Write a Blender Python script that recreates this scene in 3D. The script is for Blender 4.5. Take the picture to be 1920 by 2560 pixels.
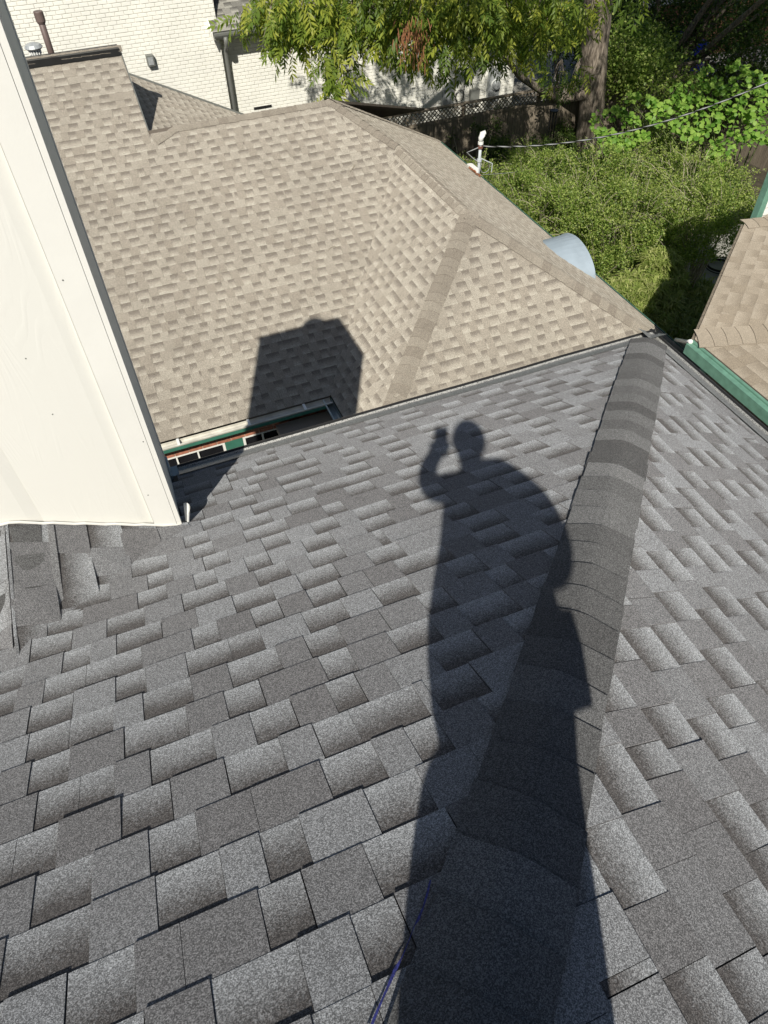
import bpy, math, random
import numpy as np
from mathutils import Vector, Matrix
R_ = math.radians
random.seed(7); rng = np.random.default_rng(11)
scene = bpy.context.scene
for o in list(bpy.data.objects): bpy.data.objects.remove(o, do_unlink=True)

# ---------------------------------------------------------------- camera
F = Vector((0.2381101, 0.6163560, -0.7506057))      # view direction
RT = Vector((0.9241917, -0.3814042, -0.0200124))    # picture right
UP = Vector((0.2986189, 0.6889384, 0.6604473))      # picture up
FPX = 1776.0
cd = bpy.data.cameras.new('camera'); cam = bpy.data.objects.new('camera', cd)
scene.collection.objects.link(cam); scene.camera = cam
cd.sensor_fit = 'VERTICAL'; cd.sensor_height = 36; cd.lens = 36 * FPX / 2560
cd.clip_start = 0.02; cd.clip_end = 2000
cam.matrix_world = Matrix(((RT.x, UP.x, -F.x, 0), (RT.y, UP.y, -F.y, 0), (RT.z, UP.z, -F.z, 0), (0, 0, 0, 1)))

# ---------------------------------------------------------------- sky and sun
LD = Vector((0.3457, 0.6505, -0.6765)).normalized()  # direction the sunlight travels
world = bpy.data.worlds.new('World'); scene.world = world; world.use_nodes = True
nt = world.node_tree; nt.nodes.clear()
sky = nt.nodes.new('ShaderNodeTexSky'); sky.sky_type = 'NISHITA'; sky.sun_disc = False
sky.sun_elevation = R_(42.5); sky.sun_rotation = math.atan2(-LD.x, -LD.y)
sky.air_density = 1.0; sky.dust_density = 1.0; sky.ozone_density = 1.0
bg = nt.nodes.new('ShaderNodeBackground'); bg.inputs[1].default_value = 0.06
wo = nt.nodes.new('ShaderNodeOutputWorld')
nt.links.new(sky.outputs[0], bg.inputs[0]); nt.links.new(bg.outputs[0], wo.inputs[0])
sl = bpy.data.lights.new('sun', 'SUN'); sl.energy = 5.0; sl.angle = R_(0.53); sl.color = (1.0, 0.955, 0.87)
so = bpy.data.objects.new('sun', sl); scene.collection.objects.link(so)
so.rotation_euler = LD.to_track_quat('-Z', 'Y').to_euler()
so.location = (-8, -12, 14)
vs = scene.view_settings
vs.view_transform = 'Standard'; vs.look = 'None'; vs.exposure = 0.2; vs.gamma = 1; vs.use_curve_mapping = False
scene.render.engine = 'CYCLES'
scene.cycles.max_bounces = 6; scene.cycles.transparent_max_bounces = 8

# ---------------------------------------------------------------- helpers
C = scene.collection
def link(name, data, parent=None):
    o = bpy.data.objects.new(name, data); C.objects.link(o)
    if parent is not None: o.parent = parent
    return o
def tag(o, label=None, cat=None, group=None, kind=None):
    if label: o['label'] = label
    if cat: o['category'] = cat
    if group: o['group'] = group
    if kind: o['kind'] = kind
    return o
def thing(name, label, cat, loc=(0, 0, 0), group=None):
    o = link(name, None); o.location = loc; o.empty_display_size = 0.2
    return tag(o, label, cat, group)
def ray(px, py): return (F * FPX + RT * (px - 960) - UP * (py - 1280)) / FPX
def ony(px, py, Y): r = ray(px, py); return r * (Y / r.y)
def onz(px, py, Z): r = ray(px, py); return r * (Z / r.z)
def dep(px, py, d): return ray(px, py) * d
def pix(P):
    P = Vector(P); z = P.dot(F)
    if z < 0.05: return (-1e5, -1e5, 0)
    return (960 + FPX * P.dot(RT) / z, 1280 - FPX * P.dot(UP) / z, z)

class MB:
    def __init__(s): s.v = []; s.f = []; s.tone = []; s.uv = []; s.use = False
    def poly(s, pts, tone=None, uv=None):
        n = len(s.v); s.v += [tuple(p) for p in pts]; s.f.append(tuple(range(n, n + len(pts))))
        s.tone.append(tone or (0.5, 0, 0.5, 1)); s.uv.append(uv or [(0, 0)] * len(pts))
        if tone: s.use = True
    def box(s, a, b, rot=None, o=(0, 0, 0)):
        x0, y0, z0 = a; x1, y1, z1 = b
        P = [(x0, y0, z0), (x1, y0, z0), (x1, y1, z0), (x0, y1, z0), (x0, y0, z1), (x1, y0, z1), (x1, y1, z1), (x0, y1, z1)]
        if rot is not None: P = [tuple(rot @ Vector(p) + Vector(o)) for p in P]
        for q in ((0, 3, 2, 1), (4, 5, 6, 7), (0, 1, 5, 4), (1, 2, 6, 5), (2, 3, 7, 6), (3, 0, 4, 7)): s.poly([P[i] for i in q])
    def prism(s, bot, top):          # matching rings
        n = len(bot); s.poly(top); s.poly(list(reversed(bot)))
        for i in range(n): j = (i + 1) % n; s.poly([bot[i], bot[j], top[j], top[i]])
    def tube(s, pts, rad, k=8, caps=True):
        pts = [Vector(p) for p in pts]; rs = rad if isinstance(rad, (list, tuple)) else [rad] * len(pts)
        rings = []; ref = Vector((0.31, 0.52, 0.79))
        for i, p in enumerate(pts):
            d = (pts[min(i + 1, len(pts) - 1)] - pts[max(i - 1, 0)]).normalized()
            a = d.cross(ref)
            if a.length < 0.05: a = d.cross(Vector((1, 0, 0)))
            a.normalize(); b = d.cross(a)
            rings.append([p + (a * math.cos(2 * math.pi * j / k) + b * math.sin(2 * math.pi * j / k)) * rs[i] for j in range(k)])
        n0 = len(s.v)
        for r in rings: s.v += [tuple(q) for q in r]
        for i in range(len(rings) - 1):
            for j in range(k):
                jj = (j + 1) % k
                s.f.append((n0 + i * k + j, n0 + i * k + jj, n0 + (i + 1) * k + jj, n0 + (i + 1) * k + j)); s.tone.append((0.5, 0, 0.5, 1)); s.uv.append([(0, 0)] * 4)
        if caps:
            for base, rev in ((n0, True), (n0 + (len(rings) - 1) * k, False)):
                idx = tuple(range(base, base + k)); s.f.append(idx[::-1] if rev else idx); s.tone.append((0.5, 0, 0.5, 1)); s.uv.append([(0, 0)] * k)
    def build(s, name, mat, parent=None, smooth=False, origin=None):
        me = bpy.data.meshes.new(name)
        vv = s.v
        if origin is not None: vv = [(a - origin[0], b - origin[1], c - origin[2]) for a, b, c in s.v]
        me.from_pydata(vv, [], s.f)
        if s.use:
            ca = me.color_attributes.new('tone', 'FLOAT_COLOR', 'CORNER'); ul = me.uv_layers.new(name='UVMap')
            cc = []; uu = []
            for t, u in zip(s.tone, s.uv):
                for q in u: cc += t; uu += q
            ca.data.foreach_set('color', np.array(cc, dtype=np.float32)); ul.data.foreach_set('uv', np.array(uu, dtype=np.float32))
        if smooth: me.polygons.foreach_set('use_smooth', [True] * len(me.polygons))
        me.materials.append(mat); me.update()
        o = link(name, me, parent)
        if origin is not None:
            o.location = origin
        return o
def np_mesh(name, V, Fq, mat, parent=None, col=None, smooth=False):
    me = bpy.data.meshes.new(name); nv = len(V); nf, k = Fq.shape
    me.vertices.add(nv); me.vertices.foreach_set('co', V.astype(np.float32).ravel())
    me.loops.add(nf * k); me.loops.foreach_set('vertex_index', Fq.astype(np.int32).ravel())
    me.polygons.add(nf); me.polygons.foreach_set('loop_start', np.arange(0, nf * k, k, dtype=np.int32)); me.polygons.foreach_set('loop_total', np.full(nf, k, dtype=np.int32))
    me.update(calc_edges=True)
    if col is not None:
        ca = me.color_attributes.new('tone', 'FLOAT_COLOR', 'POINT'); ca.data.foreach_set('color', col.astype(np.float32).ravel())
    if smooth: me.polygons.foreach_set('use_smooth', np.ones(nf, dtype=bool))
    me.materials.append(mat); return link(name, me, parent)

# ---------------------------------------------------------------- materials
def mat(name):
    m = bpy.data.materials.new(name); m.use_nodes = True; n = m.node_tree; n.nodes.clear()
    out = n.nodes.new('ShaderNodeOutputMaterial'); b = n.nodes.new('ShaderNodeBsdfPrincipled'); n.links.new(b.outputs[0], out.inputs[0])
    return m, n, b
def N(n, t, **kw):
    x = n.nodes.new(t)
    for k, v in kw.items():
        if k.startswith('i_'): x.inputs[k[2:].replace('_', ' ')].default_value = v
        else: setattr(x, k, v)
    return x
def mix(n, fac, a, b, mode='MIX'):
    x = n.nodes.new('ShaderNodeMix'); x.data_type = 'RGBA'; x.blend_type = mode
    for sock, v in ((x.inputs[0], fac), (x.inputs[6], a), (x.inputs[7], b)):
        if hasattr(v, 'is_output'): n.links.new(v, sock)
        else: sock.default_value = v if not isinstance(v, tuple) else (*v[:3], 1)
    return x.outputs[2]
def math_(n, op, a, b=0.0, c=None):
    x = n.nodes.new('ShaderNodeMath'); x.operation = op
    for i, v in enumerate((a, b, c)):
        if v is None: continue
        if hasattr(v, 'is_output'): n.links.new(v, x.inputs[i])
        else: x.inputs[i].default_value = v
    return x.outputs[0]
def ramp(n, fac, stops):
    x = n.nodes.new('ShaderNodeValToRGB'); n.links.new(fac, x.inputs[0]); e = x.color_ramp.elements
    while len(e) > 1: e.remove(e[-1])
    e[0].position = stops[0][0]; e[0].color = (*stops[0][1], 1)
    for p, c in stops[1:]: q = e.new(p); q.color = (*c, 1)
    return x.outputs[0]
def plain(name, col, rough=0.6, metal=0.0, var=0.12, scale=6.0, bump=0.0, bscale=60.0, spec=0.3):
    m, n, b = mat(name)
    g = N(n, 'ShaderNodeNewGeometry'); ns = N(n, 'ShaderNodeTexNoise', i_Scale=scale, i_Detail=5.0); n.links.new(g.outputs['Position'], ns.inputs['Vector'])
    lo = tuple(c * (1 - var) for c in col); hi = tuple(min(1, c * (1 + var)) for c in col)
    n.links.new(ramp(n, ns.outputs[0], [(0.3, lo), (0.7, hi)]), b.inputs['Base Color'])
    b.inputs['Roughness'].default_value = rough; b.inputs['Metallic'].default_value = metal; b.inputs['Specular IOR Level'].default_value = spec
    if bump:
        n2 = N(n, 'ShaderNodeTexNoise', i_Scale=bscale, i_Detail=4.0); n.links.new(g.outputs['Position'], n2.inputs['Vector'])
        bp = N(n, 'ShaderNodeBump', i_Strength=1.0, i_Distance=bump); n.links.new(n2.outputs[0], bp.inputs['Height']); n.links.new(bp.outputs[0], b.inputs['Normal'])
    return m

def shingle_mat(name, flat_d, flat_l, gr_l, gr_m, gr_d, grain=520.0, gcon=0.66, bump=0.0013):
    m, n, b = mat(name)
    at = N(n, 'ShaderNodeAttribute', attribute_name='tone'); sp = N(n, 'ShaderNodeSeparateColor'); n.links.new(at.outputs['Color'], sp.inputs[0])
    uv = N(n, 'ShaderNodeUVMap', uv_map='UVMap'); su = N(n, 'ShaderNodeSeparateXYZ'); n.links.new(uv.outputs[0], su.inputs[0])
    g = N(n, 'ShaderNodeNewGeometry')
    big = N(n, 'ShaderNodeTexNoise', i_Scale=14.0, i_Detail=3.0); n.links.new(g.outputs['Position'], big.inputs['Vector'])
    fine = N(n, 'ShaderNodeTexNoise', i_Scale=170.0, i_Detail=2.0); n.links.new(g.outputs['Position'], fine.inputs['Vector'])
    vor = N(n, 'ShaderNodeTexVoronoi', i_Scale=grain); n.links.new(g.outputs['Position'], vor.inputs['Vector'])
    vs_ = N(n, 'ShaderNodeSeparateColor'); n.links.new(vor.outputs['Color'], vs_.inputs[0])
    v = math_(n, 'ADD', su.outputs[1], math_(n, 'MULTIPLY', math_(n, 'SUBTRACT', fine.outputs[0], 0.5), 0.85))
    v = math_(n, 'ADD', v, math_(n, 'MULTIPLY', math_(n, 'SUBTRACT', big.outputs[0], 0.5), 0.35))
    v = math_(n, 'ADD', v, math_(n, 'MULTIPLY', math_(n, 'SUBTRACT', sp.outputs[2], 0.5), 0.22))
    grad = ramp(n, v, [(0.02, gr_l), (0.40, gr_m), (0.84, gr_d), (1.0, gr_d)])
    flat = mix(n, sp.outputs[0], flat_d, flat_l)
    flat = mix(n, math_(n, 'MULTIPLY', math_(n, 'SUBTRACT', fine.outputs[0], 0.35), 0.6), flat, gr_m)
    col = mix(n, sp.outputs[1], grad, flat)
    # granules: light, mid and dark grains of one surface
    gr = math_(n, 'POWER', vs_.outputs[0], 1.7)
    gf = math_(n, 'ADD', math_(n, 'MULTIPLY', gr, 2.15 * gcon), 1.0 - 0.78 * gcon)
    gc = N(n, 'ShaderNodeCombineColor')
    for i in range(3): n.links.new(gf, gc.inputs[i])
    col = mix(n, 1.0, col, gc.outputs[0], 'MULTIPLY')
    wz = N(n, 'ShaderNodeTexNoise', i_Scale=0.9, i_Detail=4.0); n.links.new(g.outputs['Position'], wz.inputs['Vector'])
    wf = math_(n, 'ADD', math_(n, 'MULTIPLY', wz.outputs[0], 0.34), 0.83); wc = N(n, 'ShaderNodeCombineColor')
    for i in range(3): n.links.new(wf, wc.inputs[i])
    col = mix(n, 1.0, col, wc.outputs[0], 'MULTIPLY')
    n.links.new(col, b.inputs['Base Color']); b.inputs['Roughness'].default_value = 0.85; b.inputs['Specular IOR Level'].default_value = 0.25
    if 'Diffuse Roughness' in b.inputs: b.inputs['Diffuse Roughness'].default_value = 1.0
    bp = N(n, 'ShaderNodeBump', i_Strength=1.0, i_Distance=bump); n.links.new(vs_.outputs[1], bp.inputs['Height']); n.links.new(bp.outputs[0], b.inputs['Normal'])
    return m
M = {}
M['dark'] = shingle_mat('charcoal_shingle', (.150, .147, .148), (.228, .233, .239), (.290, .299, .306), (.215, .218, .221), (.092, .086, .083))
M['tancap'] = shingle_mat('tan_cap', (.195, .170, .138), (.285, .258, .212), (.30, .27, .22), (.25, .22, .18), (.16, .14, .11), grain=330.0, gcon=0.5, bump=0.0018)
M['darkcap'] = shingle_mat('charcoal_cap', (.062, .061, .060), (.178, .179, .178), (.21, .21, .21), (.13, .13, .13), (.055, .052, .05))
M['tan'] = shingle_mat('tan_shingle', (.265, .236, .194), (.325, .297, .248), (.385, .356, .300), (.320, .290, .242), (.182, .160, .133), grain=330.0, gcon=0.5, bump=0.0018)
M['sand'] = shingle_mat('sand_shingle', (.235, .198, .150), (.295, .255, .20), (.305, .265, .21), (.27, .232, .18), (.22, .186, .142), grain=330.0, gcon=0.35, bump=0.0008)
M['grey'] = shingle_mat('grey_shingle', (.10, .095, .085), (.33, .32, .28), (.34, .33, .29), (.20, .195, .17), (.10, .095, .085), grain=300.0, gcon=0.35, bump=0.0006)
M['deck'] = plain('roof_felt', (.03, .03, .03), 0.9)
M['tandeck'] = plain('tan_felt', (.12, .10, .08), 0.9)
M['cream'] = plain('cream_paint', (.70, .69, .64), 0.55, var=0.03, scale=3.0, bump=0.0006, bscale=25)
M['trim'] = plain('cream_trim', (.70, .69, .64), 0.5, var=0.03, scale=4.0, bump=0.0004, bscale=40)
M['whitebrick'] = plain('white_painted_brick', (.76, .75, .68), 0.65, var=0.05, scale=2.2, bump=0.0015, bscale=45)
M['mortar'] = plain('painted_mortar', (.715, .70, .63), 0.8, var=0.05)
M['green'] = plain('green_paint', (.045, .15, .105), 0.4, var=0.12, scale=12)
M['greenlight'] = plain('weathered_green_paint', (.135, .27, .20), 0.5, var=0.15, scale=14, bump=.0005)
M['gutter'] = plain('gutter_aluminium', (.52, .50, .43), 0.45, metal=0.0, var=0.2, scale=8)
M['gutterblue'] = plain('gutter_galvanised', (.33, .38, .38), 0.35, metal=0.5, var=0.2, scale=8)
M['guttergreen'] = plain('dull_green_gutter', (.07, .16, .12), 0.45, var=.15)
M['black'] = plain('black_metal', (.02, .02, .02), 0.4)
M['glass'] = plain('dark_window_glass', (.012, .012, .014), 0.08, var=0.3, scale=3, spec=0.5)
M['redbrick'] = plain('red_brick', (.33, .135, .085), 0.8, var=0.35, scale=18, bump=0.002)
M['redmortar'] = plain('brick_mortar', (.45, .36, .26), 0.9, var=0.2, scale=20)
M['downspout'] = plain('grey_downspout', (.16, .165, .15), 0.45, var=0.08)
M['pvc'] = plain('brown_vent_pipe', (.13, .095, .085), 0.5, var=0.1)
M['galv'] = plain('galvanised_steel', (.42, .44, .44), 0.4, metal=0.35, var=0.15, scale=20)
M['mast'] = plain('mast_paint', (.45, .48, .50), 0.4, var=0.12, scale=20)
M['whitepl'] = plain('white_plastic', (.78, .78, .74), 0.4, var=0.04)
M['rust'] = plain('rusty_leaves', (.28, .11, .05), 0.9, var=0.4, scale=60)
M['copper'] = plain('brown_clamp', (.16, .07, .05), 0.6)
M['cable'] = plain('grey_cable', (.30, .31, .31), 0.5)
M['blackcable'] = plain('black_cable', (.015, .015, .015), 0.5)
M['hood'] = plain('blue_grey_sheet_metal', (.31, .37, .42), 0.5, metal=0.0, var=0.07, scale=5, bump=0.003, bscale=7)
M['flatroof'] = plain('rolled_roofing', (.32, .30, .27), 0.9, var=0.12, scale=90, bump=.0008, bscale=300)
M['concrete'] = plain('concrete', (.30, .29, .26), 0.9, var=0.2, scale=3)
M['soil'] = plain('soil_and_litter', (.055, .047, .032), 1.0, var=0.5, scale=5, bump=0.02, bscale=14)
M['blue'] = plain('blue_plastic', (.01, .03, .42), 0.4, var=0.1)
M['deadwood'] = plain('dead_wood', (.30, .26, .20), 0.9, var=0.3, scale=30)
M['twig'] = plain('pale_twig', (.30, .27, .19), 0.9, var=0.3, scale=30)
M['stem'] = plain('green_stem', (.09, .12, .035), 0.8, var=0.2)
M['skin'] = plain('skin', (.42, .24, .17), 0.5, var=0.06)
M['shirt'] = plain('navy_shirt', (.03, .04, .07), 0.85, var=0.1, scale=30)
M['trousers'] = plain('khaki_trousers', (.16, .13, .09), 0.85, var=0.1, scale=30)
M['phone'] = plain('black_phone', (.015, .015, .018), 0.2)
M['line'] = plain('blue_chalk', (.035, .04, .18), 0.8, var=0.6, scale=220)
M['woodgrey'] = None

def wood_mat(name, lo, hi, sx=40.0, sz=2.0):
    m, n, b = mat(name)
    g = N(n, 'ShaderNodeNewGeometry'); mp = N(n, 'ShaderNodeMapping'); mp.inputs['Scale'].default_value = (sx, sx, sz)
    n.links.new(g.outputs['Position'], mp.inputs[0]); ns = N(n, 'ShaderNodeTexNoise', i_Scale=1.0, i_Detail=6.0); n.links.new(mp.outputs[0], ns.inputs['Vector'])
    n.links.new(ramp(n, ns.outputs[0], [(0.28, lo), (0.72, hi)]), b.inputs['Base Color']); b.inputs['Roughness'].default_value = 0.9
    bp = N(n, 'ShaderNodeBump', i_Strength=0.8, i_Distance=0.006); n.links.new(ns.outputs[0], bp.inputs['Height']); n.links.new(bp.outputs[0], b.inputs['Normal'])
    return m
M['woodgrey'] = wood_mat('weathered_fence_wood', (.09, .075, .055), (.26, .215, .16))
M['cedar'] = wood_mat('cedar_boards', (.16, .07, .035), (.34, .17, .09))
def bark_mat():
    m, n, b = mat('bark')
    g = N(n, 'ShaderNodeNewGeometry'); mp = N(n, 'ShaderNodeMapping'); mp.inputs['Scale'].default_value = (22, 22, 3.2)
    n.links.new(g.outputs['Position'], mp.inputs[0]); ns = N(n, 'ShaderNodeTexNoise', i_Scale=1.0, i_Detail=6.0, i_Distortion=0.6); n.links.new(mp.outputs[0], ns.inputs['Vector'])
    n.links.new(ramp(n, ns.outputs[0], [(0.35, (.07, .055, .042)), (0.5, (.19, .155, .12)), (0.68, (.33, .28, .225))]), b.inputs['Base Color']); b.inputs['Roughness'].default_value = 0.95
    bp = N(n, 'ShaderNodeBump', i_Strength=1.0, i_Distance=0.03); n.links.new(ns.outputs[0], bp.inputs['Height']); n.links.new(bp.outputs[0], b.inputs['Normal'])
    return m
M['bark'] = bark_mat()
def siding_mat():   # painted wood-grain siding
    m, n, b = mat('woodgrain_siding')
    g = N(n, 'ShaderNodeNewGeometry'); mp = N(n, 'ShaderNodeMapping'); mp.inputs['Scale'].default_value = (5.0, 5.0, 0.55)
    n.links.new(g.outputs['Position'], mp.inputs[0])
    ns = N(n, 'ShaderNodeTexNoise', i_Scale=1.0, i_Detail=1.5); n.links.new(mp.outputs[0], ns.inputs['Vector'])
    rings = math_(n, 'SINE', math_(n, 'MULTIPLY', ns.outputs[0], 190.0))
    n2 = N(n, 'ShaderNodeTexNoise', i_Scale=2.3, i_Detail=2.0); n.links.new(g.outputs['Position'], n2.inputs['Vector'])
    msk = ramp(n, n2.outputs[0], [(0.47, (0, 0, 0)), (0.62, (1, 1, 1))])
    h = math_(n, 'MULTIPLY', math_(n, 'MAXIMUM', rings, 0.2), msk)
    b.inputs['Base Color'].default_value = (.70, .69, .635, 1); b.inputs['Roughness'].default_value = 0.5
    bp = N(n, 'ShaderNodeBump', i_Strength=0.4, i_Distance=0.0010); n.links.new(h, bp.inputs['Height']); n.links.new(bp.outputs[0], b.inputs['Normal'])
    return m
M['siding'] = siding_mat()
def leaf_mat(name, a, b_, c, trans=0.35, rough=0.5):
    m, n, b = mat(name)
    at = N(n, 'ShaderNodeAttribute', attribute_name='tone'); sp = N(n, 'ShaderNodeSeparateColor'); n.links.new(at.outputs['Color'], sp.inputs[0])
    oi = N(n, 'ShaderNodeObjectInfo')
    f = math_(n, 'FRACT', math_(n, 'ADD', sp.outputs[0], oi.outputs['Random']))
    col = ramp(n, f, [(0.0, a), (0.5, b_), (1.0, c)])
    n.links.new(col, b.inputs['Base Color']); b.inputs['Roughness'].default_value = rough; b.inputs['Specular IOR Level'].default_value = 0.35
    tr = N(n, 'ShaderNodeBsdfTranslucent'); tc = mix(n, 1.0, col, (1.3, 1.5, 0.45), 'MULTIPLY'); n.links.new(tc, tr.inputs[0])
    ms = N(n, 'ShaderNodeMixShader'); ms.inputs[0].default_value = trans
    out = [x for x in n.nodes if x.type == 'OUTPUT_MATERIAL'][0]
    n.links.new(b.outputs[0], ms.inputs[1]); n.links.new(tr.outputs[0], ms.inputs[2]); n.links.new(ms.outputs[0], out.inputs[0])
    return m
M['pecan'] = leaf_mat('pecan_leaf', (.075, .13, .02), (.155, .215, .03), (.32, .34, .05), 0.38)
M['holly'] = leaf_mat('small_holly_leaf', (.095, .16, .028), (.20, .285, .055), (.37, .42, .12), 0.4)
M['lime'] = leaf_mat('broad_lime_leaf', (.10, .22, .028), (.19, .33, .05), (.30, .44, .09), 0.4)
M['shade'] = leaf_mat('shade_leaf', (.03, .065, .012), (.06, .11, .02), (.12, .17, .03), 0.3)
M['grass'] = leaf_mat('grass_blade', (.17, .23, .05), (.29, .35, .09), (.46, .46, .20), 0.35)
M['drygrass'] = leaf_mat('seed_heads', (.16, .07, .035), (.28, .12, .06), (.35, .16, .08), 0.2)

# mesh gutter guard
def guard_mat():
    m, n, b = mat('gutter_guard_mesh')
    g = N(n, 'ShaderNodeNewGeometry'); ck = N(n, 'ShaderNodeTexVoronoi', i_Scale=105.0); ck.feature = 'DISTANCE_TO_EDGE'; n.links.new(g.outputs['Position'], ck.inputs['Vector'])
    n.links.new(ramp(n, ck.outputs['Distance'], [(0.08, (.36, .36, .34)), (0.30, (.07, .07, .07))]), b.inputs['Base Color'])
    b.inputs['Roughness'].default_value = 0.5; b.inputs['Metallic'].default_value = 0.2
    return m
M['guard'] = guard_mat()

# ---------------------------------------------------------------- shingle courses
def clip(poly, hp):     # hp: list of (a,b,c) keep a*x+b*y<=c
    for a, b, c in hp:
        out = []; n = len(poly)
        for i in range(n):
            p = poly[i]; q = poly[(i + 1) % n]; dp = a * p[0] + b * p[1] - c; dq = a * q[0] + b * q[1] - c
            if dp <= 0: out.append(p)
            if (dp < 0 < dq) or (dq < 0 < dp):
                t = dp / (dp - dq); out.append((p[0] + t * (q[0] - p[0]), p[1] + t * (q[1] - p[1])))
        poly = out
        if len(poly) < 3: return []
    return poly
def halfplanes(P):      # convex plan polygon (ccw or cw) to half planes
    cx = sum(p[0] for p in P) / len(P); cy = sum(p[1] for p in P) / len(P); H = []
    for i in range(len(P)):
        p = P[i]; q = P[(i + 1) % len(P)]; a = q[1] - p[1]; b = -(q[0] - p[0]); L = math.hypot(a, b); a /= L; b /= L
        c = a * p[0] + b * p[1]
        if a * cx + b * cy > c: a, b, c = -a, -b, -c
        H.append((a, b, c))
    return H
class Slope:
    """roof slope z = z0 + slope * (distance upslope in plan). d: plan unit vector pointing DOWN the slope; eave: plan point on the eave."""
    def __init__(s, d, eave, z0, slope):
        s.d = Vector((d[0], d[1], 0)).normalized(); s.e = Vector((-s.d.y, s.d.x, 0)); s.o = Vector((eave[0], eave[1], 0)); s.z0 = z0; s.k = slope
        s.c = 1 / math.sqrt(1 + slope * slope); s.n = Vector((s.d.x * slope, s.d.y * slope, 1)).normalized()
    def z(s, x, y): return s.z0 - s.k * ((x - s.o.x) * s.d.x + (y - s.o.y) * s.d.y)
    def P(s, a, b, h=0.0):   # a along course, b upslope in plan
        q = s.o + s.e * a - s.d * b; return Vector((q.x, q.y, s.z0 + s.k * b)) + s.n * h
    def ab(s, x, y): v = Vector((x - s.o.x, y - s.o.y, 0)); return v.dot(s.e), -v.dot(s.d)
def courses(S, poly, expo=0.143, seed=0, tab=(.11, .22), flip=False, hfn=None, thick=1.0, regular=None, skip=None):
    """returns a list of tabs: (center, MB)"""
    r = random.Random(seed); ab = [S.ab(*p) for p in poly]
    HP = halfplanes(ab); a0 = min(p[0] for p in ab); a1 = max(p[0] for p in ab); b1 = max(p[1] for p in ab)
    e = expo * S.c; tabs = []; k = 0; b = 0.0
    while b < b1:
        a = a0 - r.uniform(0, .3); tooth = r.random() < .5; row_t = r.uniform(0, 1); nxt_joint = a + r.uniform(.4, 1)
        jb = r.uniform(-.0015, .0015)
        while a < a1:
            w = (r.uniform(*tab) if r.random() > .03 else r.uniform(.022, .05)) if regular is None else regular * r.choice((.5, 1, 1, 1.5))
            w *= r.choice((1, 1, 1, 1.35))
            gap = 0.0012 if r.random() < .8 else 0.003
            bb0 = b + jb + (0 if tooth else r.uniform(.000, .002))
            rect = [(a, bb0), (a + w - gap, bb0 + r.uniform(-.0008, .0008)), (a + w - gap, b + e + .012), (a, b + e + .012)]
            pg = clip(rect, HP)
            if len(pg) >= 3:
                hb = (0.0068 if tooth else 0.0044) * thick + r.uniform(-.0006, .0010) * thick; hu = (0.0034 if tooth else 0.0010) * thick
                if r.random() < .05: hb += .0035
                tn = (r.choice((0.0, .15, .3, .55, .75, 1.0)), 1.0 if tooth else 0.0, r.random(), 1)
                m = MB(); top = []; bot = []; uv = []
                for (x, y) in pg:
                    t = (y - b) / e; h = hb + (hu - hb) * t
                    if hfn: h += hfn(S, x, y)
                    top.append(S.P(x, y, h)); bot.append(S.P(x, y, h - .0045 * thick - (0 if not hfn else 0))); uv.append((x, t))
                m.poly(top, tn, uv)
                nn = len(pg)
                for i in range(nn):
                    j = (i + 1) % nn
                    if pg[i][1] > b + e and pg[j][1] > b + e: continue
                    m.poly([bot[i], bot[j], top[j], top[i]], (0.0, 1.0, .5, 1), [(0, 1)] * 4)
                cen = sum((Vector(p) for p in top), Vector()) / nn
                ar = 0
                for i in range(1, nn - 1): ar += (top[i] - top[0]).cross(top[i + 1] - top[0]).length / 2
                if not (skip and skip(cen)): tabs.append((cen, m, ar))
            a += w; tooth = not tooth
            if a > nxt_joint: nxt_joint = a + r.uniform(.8, 1.05); tooth = r.random() < .5
        b += e; k += 1
    return tabs
def lay(tabs, matr, parent, limit=300, name='shingle'):
    sc = []
    for i, (c, m, ar) in enumerate(tabs):
        x, y, z = pix(c)
        s = ar / (z * z) if (-30 < x < 1950 and -30 < y < 2590) else 0
        sc.append((s, i))
    sc.sort(reverse=True); single = {i for s, i in sc[:limit] if s > 0}
    rest = MB(); rest.use = True
    for i, (c, m, ar) in enumerate(tabs):
        if i in single: m.build(name, matr, parent)
        else:
            n0 = len(rest.v); rest.v += m.v; rest.f += [tuple(q + n0 for q in f) for f in m.f]; rest.tone += m.tone; rest.uv += m.uv
    if rest.f: o = rest.build(name + 's', matr, parent); o['kind'] = 'stuff'
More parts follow.
